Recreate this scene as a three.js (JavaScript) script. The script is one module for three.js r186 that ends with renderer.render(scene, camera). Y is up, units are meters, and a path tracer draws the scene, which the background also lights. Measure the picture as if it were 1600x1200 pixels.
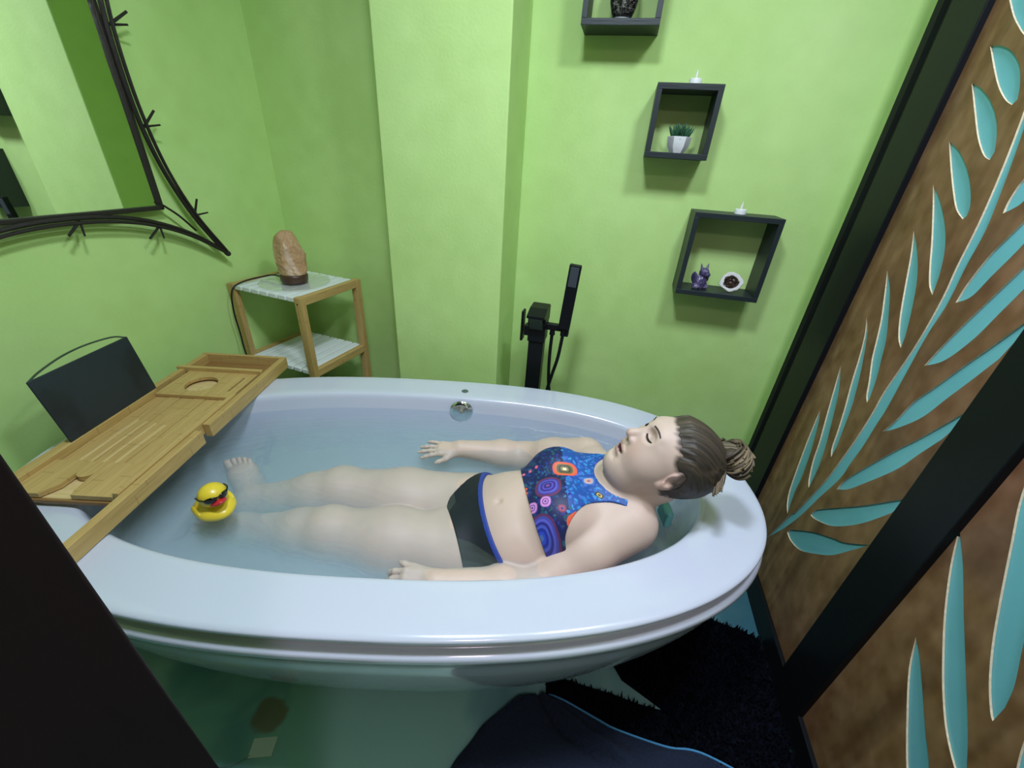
import * as THREE from 'three';
import { RoundedBoxGeometry } from 'three/addons/geometries/RoundedBoxGeometry.js';
import { mergeGeometries, mergeVertices, toCreasedNormals } from 'three/addons/utils/BufferGeometryUtils.js';
import { RectAreaLightUniformsLib } from 'three/addons/lights/RectAreaLightUniformsLib.js';

// ---------------------------------------------------------------- camera, light, exposure
const scene = new THREE.Scene();
scene.background = new THREE.Color(0x000000);
const camera = new THREE.PerspectiveCamera(86.3, 4 / 3, 0.02, 30);
camera.position.set(0, 1.34, 0);
camera.up.set(-0.1707, 0.8714, -0.46);
camera.lookAt(-0.1875, 1.34 - 0.487, -0.853);
const renderer = new THREE.WebGLRenderer({ antialias: true });
renderer.toneMapping = THREE.LinearToneMapping;
renderer.toneMappingExposure = 0.95;
renderer.shadowMap.enabled = true;
RectAreaLightUniformsLib.init();
const LAMPS = [
  // x, z, width, depth, radiance
  { x: -0.22, z: -0.42, w: 0.22, d: 0.22, power: 178 },
  { x: 0.46, z: -0.6, w: 0.22, d: 0.22, power: 126 },
  { x: 0.2, z: 0.7, w: 0.3, d: 0.3, power: 27, hall: true },
];
const LAMP_COLOR = new THREE.Color().setRGB(0.76, 0.87, 1.0), HALL_COLOR = new THREE.Color().setRGB(1.0, 0.8, 0.96);
const CEILING = 2.42;

// ---------------------------------------------------------------- helpers
function rng(seed) { let a = seed >>> 0; return () => { a = (a + 0x6d2b79f5) | 0; let t = Math.imul(a ^ (a >>> 15), 1 | a); t = (t + Math.imul(t ^ (t >>> 7), 61 | t)) ^ t; return ((t ^ (t >>> 14)) >>> 0) / 4294967296; }; }
function hash3(x, y, z) { let h = Math.imul(x | 0, 374761393) ^ Math.imul(y | 0, 668265263) ^ Math.imul(z | 0, 2147483647 - 1234567); h = Math.imul(h ^ (h >>> 13), 1274126177); return ((h ^ (h >>> 16)) >>> 0) / 4294967296; }
function noise3(x, y, z = 0) {
  const xi = Math.floor(x), yi = Math.floor(y), zi = Math.floor(z), f = (t) => t * t * (3 - 2 * t), u = f(x - xi), v = f(y - yi), w = f(z - zi), l = (a, b, t) => a + (b - a) * t;
  return l(l(l(hash3(xi, yi, zi), hash3(xi + 1, yi, zi), u), l(hash3(xi, yi + 1, zi), hash3(xi + 1, yi + 1, zi), u), v), l(l(hash3(xi, yi, zi + 1), hash3(xi + 1, yi, zi + 1), u), l(hash3(xi, yi + 1, zi + 1), hash3(xi + 1, yi + 1, zi + 1), u), v), w);
}
function fbm(x, y, z = 0, o = 4) { let s = 0, a = 0.5, n = 0; for (let i = 0; i < o; i++) { s += a * noise3(x, y, z + i * 7.3); n += a; a *= 0.5; x *= 2.03; y *= 2.03; z *= 2.03; } return s / n; }
const clamp = (x, a = 0, b = 1) => Math.min(b, Math.max(a, x)), mix = (a, b, t) => a + (b - a) * t, sstep = (a, b, x) => { const t = clamp((x - a) / (b - a)); return t * t * (3 - 2 * t); };
const V = (x, y, z) => new THREE.Vector3(x, y, z);
function texture(w, h, fn, srgb, metres = 1) {
  const d = new Uint8Array(w * h * 4);
  for (let j = 0; j < h; j++) for (let i = 0; i < w; i++) { const c = fn(i / w, j / h, i, j), k = (j * w + i) * 4; if (typeof c === 'number') d[k] = d[k + 1] = d[k + 2] = clamp(c) * 255; else { d[k] = c[0]; d[k + 1] = c[1]; d[k + 2] = c[2]; } d[k + 3] = 255; }
  const t = new THREE.DataTexture(d, w, h); t.magFilter = THREE.LinearFilter; t.minFilter = THREE.LinearMipmapLinearFilter; t.wrapS = t.wrapT = THREE.MirroredRepeatWrapping;
  if (srgb) t.colorSpace = THREE.SRGBColorSpace;
  t.repeat.set(1 / metres, 1 / metres); t.needsUpdate = true; return t;
}
const lerp3 = (a, b, t) => [mix(a[0], b[0], t), mix(a[1], b[1], t), mix(a[2], b[2], t)];
const std = (o) => new THREE.MeshStandardMaterial(o), phys = (o) => new THREE.MeshPhysicalMaterial(o);
const used = {};
function numbered(n) { const k = (used[n] = (used[n] ?? -1) + 1); return k ? n + '_' + String(k).padStart(3, '0') : n; }
function tag(o, label, category, group) { o.userData.label = label; o.userData.category = category; if (group) o.userData.group = group; return o; }
function thing(name, label, category, pos = [0, 0, 0], turn = 0, group) { const g = new THREE.Group(); g.name = numbered(name); g.position.set(...pos); g.rotation.y = turn; tag(g, label, category, group); scene.add(g); return g; }
function part(name, geo, mat, parent) {
  const m = new THREE.Mesh(Array.isArray(geo) ? mergeGeometries(geo.map((g) => (g.index ? g.toNonIndexed() : g))) : geo, mat);
  m.name = parent === scene ? numbered(name) : name; m.castShadow = m.receiveShadow = true; parent.add(m); return m;
}
function struct(name, geo, mat) { const m = part(name, geo, mat, scene); m.userData.kind = 'structure'; return m; }
function boxUV(g, along) { // along: the axis the grain follows, if any
  if (g.index) g = g.toNonIndexed();
  const p = g.attributes.position, uv = new Float32Array(p.count * 2), a = V(0, 0, 0), b = V(0, 0, 0), c = V(0, 0, 0), n = V(0, 0, 0);
  for (let i = 0; i < p.count; i += 3) {
    a.fromBufferAttribute(p, i); b.fromBufferAttribute(p, i + 1); c.fromBufferAttribute(p, i + 2); n.crossVectors(b.clone().sub(a), c.clone().sub(a));
    const x = Math.abs(n.x), y = Math.abs(n.y), z = Math.abs(n.z);
    [a, b, c].forEach((v, k) => { let s, t; if (x >= y && x >= z) { s = v.z; t = v.y; } else if (y >= z) { s = v.x; t = v.z; } else { s = v.x; t = v.y; } if ((along === 'z' && y >= z && y > x) || (along === 'y' && y < Math.max(x, z))) [s, t] = [t, s]; uv[(i + k) * 2] = s; uv[(i + k) * 2 + 1] = t; });
  }
  g.setAttribute('uv', new THREE.BufferAttribute(uv, 2)); return g;
}
function box(x0, x1, y0, y1, z0, z1, r = 0.002, grain = '') {
  const w = x1 - x0, h = y1 - y0, d = z1 - z0; r = Math.min(r, w / 2.2, h / 2.2, d / 2.2);
  const g = r > 0 ? new RoundedBoxGeometry(w, h, d, 2, r) : new THREE.BoxGeometry(w, h, d);
  g.translate((x0 + x1) / 2, (y0 + y1) / 2, (z0 + z1) / 2); return boxUV(g, grain || (w >= h && w >= d ? 'x' : h >= d ? 'y' : 'z'));
}
function tube(pts, r, seg = 40, rs = 8, tension = 0.5) { return new THREE.TubeGeometry(new THREE.CatmullRomCurve3(pts.map((p) => V(...p)), false, 'catmullrom', tension), seg, r, rs, false); }
function rod(a, b, r0, r1 = r0, rs = 10) { const A = V(...a), B = V(...b), d = B.clone().sub(A), g = new THREE.CylinderGeometry(r1, r0, d.length(), rs, 1); g.applyQuaternion(new THREE.Quaternion().setFromUnitVectors(V(0, 1, 0), d.clone().normalize())); const m = A.add(B).multiplyScalar(0.5); g.translate(m.x, m.y, m.z); return g; }
function lathe(pts, seg = 40) { return new THREE.LatheGeometry(pts.map((p) => new THREE.Vector2(...p)), seg); }
function displace(g, fn) { const p = g.attributes.position; for (let i = 0; i < p.count; i++) { const v = fn(p.getX(i), p.getY(i), p.getZ(i)); p.setXYZ(i, v[0], v[1], v[2]); } g.computeVertexNormals(); return g; }

// ---------------------------------------------------------------- materials
const M = {};
{
  const wallBump = texture(512, 512, (u, v) => 0.5 + 0.45 * (fbm(u * 90, v * 90, 1, 3) - 0.5) + 0.35 * (fbm(u * 14, v * 14, 5, 3) - 0.5), false, 0.6);
  const wallMap = texture(512, 512, (u, v) => { const t = fbm(u * 9, v * 9, 3, 5), s = fbm(u * 40, v * 40, 9, 2); const c = lerp3([187, 221, 134], [199, 229, 149], clamp(t * 1.5 - 0.25)); return c.map((x) => x + (s - 0.5) * 8); }, true, 2.2);
  M.wall = std({ map: wallMap, bumpMap: wallBump, bumpScale: 0.0008, roughness: 0.7 });
  M.ceiling = std({ color: 0xdfe6e2, roughness: 0.9 });
  M.dark = std({ color: 0x2c2826, roughness: 0.7 });
  const veins = (u, v) => { const wx = fbm(u * 3, v * 3, 2, 4), wy = fbm(u * 3 + 9, v * 3, 4, 4), t = fbm(u * 4 + wx * 3, v * 4 + wy * 3, 6, 5); return t; };
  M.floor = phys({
    map: texture(512, 512, (u, v) => { const t = veins(u, v), s = fbm(u * 7 + 3, v * 7 + t * 2, 8, 4); let c = lerp3([54, 108, 138], [142, 186, 180], clamp((t - 0.27) * 2.8)); c = lerp3(c, [40, 86, 118], clamp((s - 0.52) * 3)); const q = Math.hypot((u - 0.262) * 1.0, (v - 0.14) * 1.2) + (fbm(u * 60, v * 60, 3, 3) - 0.5) * 0.016; return lerp3(c, [124, 84, 52], 0.6 * sstep(0.021, 0.015, q)); }, true, 2.6),  // the one brown blob is a blurred floor reflection painted into the colour
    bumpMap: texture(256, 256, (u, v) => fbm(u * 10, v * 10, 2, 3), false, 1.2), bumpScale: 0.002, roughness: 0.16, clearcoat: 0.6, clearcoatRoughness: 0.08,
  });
  M.acrylic = phys({ color: new THREE.Color().setRGB(0.55, 0.57, 0.68), roughness: 0.2, clearcoat: 0.7, clearcoatRoughness: 0.05 });
  M.black = phys({ color: new THREE.Color().setRGB(0.006, 0.007, 0.009), roughness: 0.42, specularIntensity: 0.35 });
  M.blackMatte = std({ color: new THREE.Color().setRGB(0.011, 0.012, 0.013), roughness: 0.42 });
  M.shelf = std({ color: new THREE.Color().setRGB(0.014, 0.022, 0.026), roughness: 0.45, bumpMap: texture(128, 128, (u, v) => fbm(u * 4, v * 60, 2, 3), false, 0.2), bumpScale: 0.0004 });
  const grain = (u, v, sx, sy, z) => { const w = fbm(u * 3, v * 1.2, z, 3) * 2.2; return 0.6 * fbm(u * sx + w, v * sy, z, 4) + 0.4 * noise3(u * sx * 5, v * sy * 0.8, z + 3); };
  M.ply = std({ map: texture(512, 512, (u, v) => { const t = grain(u, v, 16, 3, 2), k = fbm(u * 3.2, v * 2.2, 12, 4), d = sstep(0.62, 0.74, fbm(u * 6, v * 4, 31, 4)); let c = lerp3([104, 76, 46], [146, 112, 72], clamp(t * 1.5 - 0.2)); c = lerp3(c, [132, 88, 66], clamp(k * 1.7 - 0.5)); c = lerp3(c, [86, 58, 40], d * 0.45); const m = (fbm(u * 42, v * 30, 17, 3) - 0.5) * 44; return c.map((x) => clamp(x + m, 0, 255)); }, true, 1.1), roughness: 0.55, bumpMap: texture(256, 256, (u, v) => grain(u, v, 30, 4, 7), false, 0.6), bumpScale: 0.0005 });
  M.plyEdge = std({ map: texture(128, 128, (u, v) => lerp3([190, 170, 140], [224, 208, 182], fbm(u * 20, v * 20, 2, 3)), true, 0.1), roughness: 0.8 });
  M.turquoise = std({ map: texture(256, 256, (u, v) => lerp3([104, 178, 190], [122, 194, 204], fbm(u * 8, v * 8, 4, 4)), true, 0.8), roughness: 0.6 });
  const bam = (u, v) => { const strip = Math.floor(v * 14), h = hash3(strip, 3, 1), t = 0.55 * fbm(u * 5 + h * 40, v * 90, 2, 3) + 0.25 * h; const node = sstep(0.012, 0.0, Math.abs(((u * 2 + h * 3) % 1) - 0.5)); return [t, node, strip]; };
  const bamMap = (a, b) => texture(512, 512, (u, v) => { const [t, n] = bam(u, v); const c = lerp3(a, b, clamp(t * 1.4 - 0.1)); return lerp3(c, [120, 84, 44], n * 0.35); }, true, 0.36);
  M.bamboo = std({ map: bamMap([172, 138, 82], [210, 178, 118]), roughness: 0.5 });
  M.bambooPale = std({ map: bamMap([196, 166, 112], [222, 196, 144]), roughness: 0.55 });
  M.bambooDark = std({ map: bamMap([128, 92, 52], [158, 118, 70]), roughness: 0.55 });
  M.whitePaint = std({ color: new THREE.Color().setRGB(0.78, 0.8, 0.82), roughness: 0.45 });
  M.whitePlastic = phys({ color: new THREE.Color().setRGB(0.82, 0.82, 0.84), roughness: 0.35 });
  M.chrome = phys({ color: new THREE.Color().setRGB(0.72, 0.76, 0.8), metalness: 1, roughness: 0.1 });
  M.mirror = phys({ color: new THREE.Color().setRGB(0.9, 0.93, 0.91), metalness: 1, roughness: 0.01 });
  M.rustic = std({ color: new THREE.Color().setRGB(0.03, 0.024, 0.021), roughness: 0.45, metalness: 0.3, bumpMap: texture(128, 128, (u, v) => fbm(u * 20, v * 20, 2, 3), false, 0.2), bumpScale: 0.001 });
  M.cable = std({ color: 0x0a0c0d, roughness: 0.5 });
  M.glassPlate = phys({ color: new THREE.Color().setRGB(0.98, 0.98, 0.96), transmission: 0.95, roughness: 0.03, thickness: 0 });
  M.doorWood = phys({ map: texture(256, 512, (u, v) => { const t = grain(u, v, 14, 2, 5); return lerp3([22, 16, 18], [34, 22, 24], t); }, true, 1.0), roughness: 0.6, specularIntensity: 0.2 });
  M.mat = phys({ color: new THREE.Color().setRGB(0.003, 0.004, 0.008), roughness: 1, specularIntensity: 0.15 });
  M.towel = std({ color: new THREE.Color().setRGB(0.006, 0.012, 0.034), roughness: 0.95, bumpMap: texture(256, 256, (u, v) => noise3(u * 120, v * 120, 1) * 0.7 + fbm(u * 20, v * 20, 2, 2) * 0.3, false, 0.25), bumpScale: 0.0025 });
  M.towelEdge = std({ color: new THREE.Color().setRGB(0.06, 0.26, 0.5), roughness: 0.8 });
}

// ---------------------------------------------------------------- the room
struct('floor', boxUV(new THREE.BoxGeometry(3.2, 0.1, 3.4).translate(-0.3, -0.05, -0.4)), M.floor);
struct('ceiling', box(-1.9, 1.3, CEILING, CEILING + 0.1, -2.1, 1.3, 0), M.ceiling);
struct('wall_left', box(-1.64, -1.52, 0, CEILING, -1.84, 1.3, 0), M.wall);
struct('wall_back', box(-1.52, 0.9, 0, CEILING, -1.84, -1.72, 0), M.wall);
struct('wall_pillar', box(-0.844, -0.3935, 0, CEILING, -1.72, -1.47, 0.006), M.wall);
struct('wall_right', box(0.735, 0.86, 0, CEILING, -1.72, 1.3, 0), M.wall);
struct('wall_front', box(-1.52, 0.735, 0, CEILING, 1.0, 1.12, 0), M.dark);
struct('door_1', box(-0.392, -0.348, 0.005, 2.05, -0.12, 0.8, 0.004, 'x'), M.doorWood);
LAMPS.forEach((L, i) => {
  const t = thing('ceiling_light', ['square white ceiling light panel above the middle of the bathtub', 'square white ceiling light panel beside the carved partition', 'square white ceiling light panel nearest the doorway'][i], 'ceiling light', [L.x, CEILING, L.z]);
  const h = L.w / 2, k = L.d / 2;
  part('frame', [box(-h - 0.02, h + 0.02, -0.03, 0, -k - 0.02, -k), box(-h - 0.02, h + 0.02, -0.03, 0, k, k + 0.02), box(-h - 0.02, -h, -0.03, 0, -k, k), box(h, h + 0.02, -0.03, 0, -k, k)], M.whitePaint, t);
  part('diffuser', box(-h, h, -0.022, -0.016, -k, k, 0), std({ color: 0xffffff, emissive: L.hall ? HALL_COLOR : LAMP_COLOR, emissiveIntensity: 3 }), t);
  const a = new THREE.RectAreaLight(L.hall ? HALL_COLOR : LAMP_COLOR, L.power, L.w * 0.96, L.d * 0.96); a.position.set(L.x, CEILING - 0.028, L.z); a.lookAt(L.x, 0, L.z); scene.add(a);
});

// ---------------------------------------------------------------- carved partition on the right (plane x = 0.69)
// each leaf: its two edges, as pairs (distance from the doorway along the wall, height)
const LEAVES = [
  [[1.336,1.689,1.288,1.645,1.246,1.614,1.224,1.6], [1.205,1.6,1.224,1.632,1.28,1.688,1.33,1.721,1.336,1.689]],
  [[1.311,1.6,1.261,1.553,1.22,1.518,1.181,1.492,1.155,1.481], [1.148,1.489,1.164,1.516,1.194,1.55,1.234,1.577,1.273,1.593,1.311,1.6]],
  [[1.311,1.536,1.253,1.478,1.202,1.429,1.159,1.397,1.134,1.388], [1.133,1.402,1.152,1.432,1.181,1.464,1.223,1.496,1.271,1.522,1.311,1.536]],
  [[1.289,1.426,1.241,1.376,1.19,1.327,1.152,1.295,1.118,1.279], [1.112,1.286,1.119,1.307,1.148,1.341,1.19,1.376,1.241,1.407,1.289,1.426]],
  [[1.268,1.338,1.223,1.285,1.172,1.222,1.14,1.179,1.109,1.143,1.083,1.127], [1.094,1.165,1.113,1.205,1.139,1.241,1.175,1.276,1.223,1.312,1.268,1.338]],
  [[1.255,1.24,1.219,1.185,1.185,1.124,1.145,1.056,1.113,1.015,1.087,0.998], [1.093,1.023,1.109,1.061,1.138,1.117,1.171,1.165,1.214,1.208,1.255,1.24]],
  [[1.278,1.138,1.237,1.077,1.205,1.027,1.182,0.979,1.163,0.937,1.131,0.888,1.112,0.855,1.096,0.842], [1.095,0.855,1.107,0.9,1.129,0.952,1.152,1,1.194,1.057,1.233,1.103,1.278,1.138]],
  [[1.266,1.014,1.238,0.975,1.214,0.919,1.192,0.851,1.167,0.788,1.145,0.721,1.131,0.67,1.114,0.65], [1.115,0.687,1.128,0.749,1.144,0.812,1.172,0.881,1.205,0.942,1.236,0.99,1.266,1.014]],
  [[1.272,0.864,1.252,0.804,1.226,0.73,1.195,0.646,1.179,0.585,1.153,0.531,1.135,0.515], [1.136,0.546,1.141,0.591,1.158,0.656,1.193,0.74,1.218,0.795,1.251,0.841,1.272,0.864]],
  [[1.264,0.717,1.261,0.678,1.253,0.617,1.236,0.526,1.215,0.435,1.192,0.393,1.166,0.375], [1.176,0.415,1.185,0.456,1.189,0.513,1.206,0.589,1.23,0.658,1.247,0.694,1.264,0.717]],
  [[1.208,0.208,1.174,0.311,1.15,0.387,1.135,0.413,1.115,0.481,1.087,0.589,1.075,0.668,1.065,0.751,1.061,0.833,1.062,0.897,1.05,1.02,1.052,1.124,1.063,1.195,1.072,1.281,1.09,1.371,1.108,1.44,1.124,1.492,1.149,1.552], [1.129,1.539,1.108,1.48,1.087,1.424,1.064,1.35,1.043,1.267,1.039,1.2,1.03,1.123,1.034,1.042,1.025,0.873,1.027,0.821,1.028,0.757,1.035,0.694,1.04,0.635,1.073,0.533,1.106,0.425,1.146,0.329,1.208,0.208]],
  [[1.027,1.299,1.031,1.319,1.03,1.345,1.026,1.362,1.027,1.392,1.024,1.421,1.024,1.444], [1.002,1.401,0.992,1.358,0.998,1.323,1.011,1.309,1.027,1.299]],
  [[1.012,1.131,1.012,1.168,1.001,1.226,0.985,1.264,0.973,1.292,0.963,1.329,0.96,1.364,0.961,1.387], [0.941,1.34,0.939,1.291,0.945,1.259,0.953,1.234,0.968,1.196,0.984,1.152,1.012,1.131]],
  [[0.995,0.995,0.982,1.045,0.961,1.108,0.938,1.17,0.918,1.225,0.904,1.271,0.89,1.311], [0.875,1.25,0.891,1.192,0.904,1.148,0.923,1.085,0.955,1.026,0.995,0.995]],
  [[0.999,0.817,0.981,0.863,0.967,0.918,0.94,0.97,0.909,1.033,0.879,1.09,0.855,1.138,0.833,1.183], [0.851,1.077,0.874,1.021,0.898,0.965,0.923,0.906,0.967,0.848,0.999,0.817]],
  [[1.031,0.604,1.022,0.645,0.987,0.715,0.933,0.812,0.899,0.868,0.851,0.956,0.821,1.013], [0.851,0.901,0.875,0.846,0.903,0.779,0.96,0.688,0.995,0.637,1.031,0.604]],
  [[1.069,0.469,1.063,0.491,1.049,0.511,0.976,0.591,0.923,0.65,0.857,0.73,0.831,0.761], [0.848,0.7,0.894,0.621,0.942,0.558,0.986,0.514,1.046,0.476,1.069,0.469]],
  [[1.122,0.336,1.117,0.352,1.094,0.377,1.024,0.445,0.952,0.502,0.909,0.534,0.844,0.601], [0.886,0.529,0.921,0.472,0.97,0.417,1.032,0.359,1.089,0.335,1.122,0.336]],
  [[0.643,0.575,0.615,0.519,0.566,0.457,0.503,0.388,0.452,0.35], [0.44,0.374,0.485,0.443,0.527,0.479,0.57,0.518,0.616,0.558,0.643,0.575]],
  [[0.713,0.798,0.685,0.739,0.638,0.665,0.591,0.605,0.551,0.56,0.51,0.523,0.467,0.499,0.45,0.499], [0.459,0.524,0.493,0.567,0.549,0.627,0.616,0.699,0.67,0.759,0.713,0.798]],
  [[0.694,0.976,0.67,0.911,0.636,0.847,0.592,0.766,0.556,0.704,0.523,0.657,0.494,0.626,0.483,0.62], [0.488,0.654,0.501,0.692,0.528,0.743,0.571,0.824,0.619,0.899,0.694,0.976]],
  [[0.48,0.756,0.46,0.686,0.448,0.648,0.43,0.61,0.402,0.567], [0.398,0.594,0.422,0.661,0.449,0.724,0.48,0.756]],
];
{
  const t = thing('carved_partition', 'brown plywood partition with leaf branch cut-outs over turquoise, in a black frame', 'partition', [0.69, 0, -0.8]);
  const toWall = new THREE.Matrix4().makeBasis(V(0, 0, -1), V(0, 1, 0), V(1, 0, 0)).setPosition(0, 0, 0.8);
  const pts = (flat) => { const r = []; for (let i = 0; i < flat.length; i += 2) r.push(new THREE.Vector2(flat[i], flat[i + 1])); return r; };
  const smooth = (flat) => new THREE.SplineCurve(pts(flat)).getPoints(flat.length * 2);
  const boards = [[0.76, 1.44, 0.085, 2.1], [0.2, 0.76, 0.085, 2.1]];
  boards.forEach(([a0, a1, y0, y1], b) => {
    const s = new THREE.Shape([new THREE.Vector2(a0, y0), new THREE.Vector2(a1, y0), new THREE.Vector2(a1, y1), new THREE.Vector2(a0, y1)]);
    LEAVES.forEach(([p, q]) => {
      const mean = p.filter((_, i) => i % 2 === 0).reduce((x, y) => x + y, 0) / (p.length / 2);
      if ((mean > 0.76) !== (b === 0)) return;
      const l = smooth(p).concat(smooth(q)).map((v) => new THREE.Vector2(clamp(v.x, a0 + 0.004, a1 - 0.004), v.y)), clean = l.filter((v, i) => i === 0 || v.distanceTo(l[i - 1]) > 0.0015);
      if (clean[0].distanceTo(clean[clean.length - 1]) < 0.0015) clean.pop();
      s.holes.push(new THREE.Path(clean));
    });
    const g = new THREE.ExtrudeGeometry(s, { depth: 0.0036, bevelEnabled: false, curveSegments: 4 });
    g.applyMatrix4(toWall);
    const groups = g.groups.map((x) => ({ ...x })), u = boxUV(g); u.clearGroups(); groups.forEach((x) => u.addGroup(x.start, x.count, x.materialIndex));
    part('carved_board', u, [M.ply, M.plyEdge], t).userData.label = b ? 'nearer carved board' : 'farther carved board';
    part('backing', box(0.004, 0.018, y0, y1, 0.8 - a1, 0.8 - a0, 0), M.turquoise, t);
    part('rail', box(-0.012, 0.03, 0.0, 0.092, 0.8 - a1, 0.8 - a0), M.black, t);
    part('rail', box(-0.012, 0.03, 2.08, 2.16, 0.8 - a1, 0.8 - a0), M.black, t);
  });
  part('post', box(-0.015, 0.04, 0, 2.16, 0.8 - 0.829, 0.8 - 0.707, 0.003), M.black, t);
  part('post', box(-0.015, 0.04, 0, 2.16, 0.8 - 0.25, 0.8 - 0.13, 0.003), M.black, t);
  part('post', box(-0.015, 0.04, 0, 2.16, 0.8 - 1.51, 0.8 - 1.366, 0.003), M.black, t);
  const e = new THREE.Shape([[0, 0], [0.004, 0.006], [0.012, 0.012], [0.016, 0.05], [0.008, 0.062], [0.004, 0.085], [0.012, 0.1], [0.055, 0.1], [0.055, 0]].map((p) => new THREE.Vector2(...p)));
  const tg = new THREE.ExtrudeGeometry(e, { depth: 2.16, bevelEnabled: false }); tg.applyMatrix4(new THREE.Matrix4().makeBasis(V(1, 0, 0), V(0, 0, -1), V(0, 1, 0)).setPosition(-0.012, 0, 0.8 - 1.51));
  part('corner_trim', boxUV(tg), M.black, t);
}

// ---------------------------------------------------------------- bathtub
const TURN = Math.atan2(0.2347, 0.9721), TUB = [-0.461, 0, -0.8];
const tubPoint = (x, y, z) => [TUB[0] + Math.cos(TURN) * x + Math.sin(TURN) * z, y, TUB[2] - Math.sin(TURN) * x + Math.cos(TURN) * z];
const oval = (a, b, p, th) => { const c = Math.cos(th), s = Math.sin(th), e = 2 / p; return [a * Math.sign(c) * Math.abs(c) ** e, b * Math.sign(s) * Math.abs(s) ** e]; };
function rings(list, n = 192) {
  const pos = [], idx = [];
  list.forEach(([y, a, b, p = 2.45, ox = 0]) => { for (let i = 0; i < n; i++) { const [x, z] = oval(a, b, p, (i / n) * Math.PI * 2); pos.push(x + ox, y, z); } });
  for (let r = 0; r + 1 < list.length; r++) for (let i = 0; i < n; i++) { const a = r * n + i, b = r * n + ((i + 1) % n), c = a + n, d = b + n; idx.push(a, c, b, b, c, d); }
  const g = new THREE.BufferGeometry(); g.setAttribute('position', new THREE.Float32BufferAttribute(pos, 3)); g.setIndex(idx); g.computeVertexNormals(); return g;
}
function refine(list, per = 4) { // a smooth profile through the listed rings
  const c = new THREE.CatmullRomCurve3(list.map(([y, a, b]) => V(y, a, b)), false, 'centripetal'), P = list.map((l) => l[3] ?? 2.45), out = [], n = (list.length - 1) * per;
  for (let i = 0; i <= n; i++) { const q = c.getPoint(i / n), k = Math.min(list.length - 2, Math.floor(i / per)), f = i / per - k; out.push([q.x, q.y, q.z, mix(P[k], P[k + 1], f)]); }
  return out;
}
const WATER = 0.527;
{
  const t = thing('bathtub', 'large white oval freestanding bathtub with a stepped double rim, filled with water', 'bathtub', TUB, TURN);
  part('shell', rings(refine([[0.004, 0.5, 0.2, 2.3], [0.006, 0.62, 0.27, 2.3], [0.03, 0.66, 0.29, 2.3], [0.15, 0.79, 0.365, 2.35], [0.3, 0.885, 0.427, 2.4], [0.42, 0.932, 0.461], [0.48, 0.947, 0.472], [0.508, 0.958, 0.481], [0.52, 0.965, 0.487], [0.531, 0.963, 0.486], [0.537, 0.955, 0.478], [0.54, 0.942, 0.466], [0.548, 0.941, 0.464], [0.557, 0.948, 0.47], [0.568, 0.957, 0.479], [0.576, 0.957, 0.479], [0.5805, 0.95, 0.472], [0.582, 0.935, 0.46], [0.5815, 0.87, 0.408], [0.581, 0.825, 0.372], [0.578, 0.81, 0.359], [0.57, 0.803, 0.353], [0.555, 0.799, 0.349], [0.45, 0.775, 0.332], [0.3, 0.735, 0.305], [0.18, 0.66, 0.262], [0.13, 0.58, 0.2], [0.12, 0.4, 0.12], [0.119, 0.02, 0.01]])), M.acrylic, t);
  // overflow rosette on the far inner wall, hole cap in the rim
  const o = lathe([[0, 0.015], [0.008, 0.015], [0.01, 0.011], [0.028, 0.01], [0.038, 0.006], [0.042, 0]], 48); o.rotateX(Math.PI / 2); o.translate(0.112, 0.531, -0.343);
  part('overflow_cover', o, M.chrome, t);
  part('hole_cap', lathe([[0, 0.002], [0.007, 0.002], [0.008, 0.0005], [0.011, 0.0015], [0.0125, 0]], 32).translate(0.118, 0.5815, -0.4), std({ color: 0x52605e, roughness: 0.4 }), t);
}
// bath water: a clear surface and, below it, the cloud of soap that dims what lies deeper
{
  const t = thing('bath_water', 'cloudy pale blue bath water filling the white tub', 'water', [TUB[0], 0, TUB[2]], TURN);
  const disc = (y, a, b) => { const g = rings([[y, a * 0.004, b * 0.004], [y, a * 0.35, b * 0.35], [y, a * 0.7, b * 0.7], [y, a, b]], 120); return boxUV(g); };
  const rip = texture(512, 512, (u, v) => fbm(u * 7, v * 9, 3, 3), false, 1.0);
  part('water_surface', disc(WATER, 0.792, 0.344), phys({ color: new THREE.Color().setRGB(0.93, 0.97, 1.0), transmission: 0.985, roughness: 0.02, thickness: 0, ior: 1.33, bumpMap: rip, bumpScale: 0.006 }), t);
  // [height, opacity]; each veil of soap is uneven, as the cloud is
  [[0.513, 0.02], [0.5, 0.035], [0.487, 0.055], [0.474, 0.08], [0.461, 0.1], [0.448, 0.13], [0.435, 0.15], [0.418, 0.19], [0.397, 0.25], [0.366, 0.36]].forEach(([y, o], i) => {
    const k = (0.52 - y) / 0.18, a = 0.795 - 0.035 * k, b = 0.347 - 0.026 * k, n = 26, list = []; for (let q = 0; q <= n; q++) { const f = 0.004 + (0.996 * q) / n; list.push([y, a * f, b * f]); }
    const g = displace(rings(list, 120), (x, yy, z) => [x, yy + (fbm(x * 14 + i * 5, z * 14, i * 3, 3) - 0.5) * 0.019, z]);
    part('soap_cloud', boxUV(g), std({ color: new THREE.Color().setRGB(0.56, 0.67, 0.73), transparent: true, opacity: o, roughness: 1 }), t);
  });
}
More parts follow.
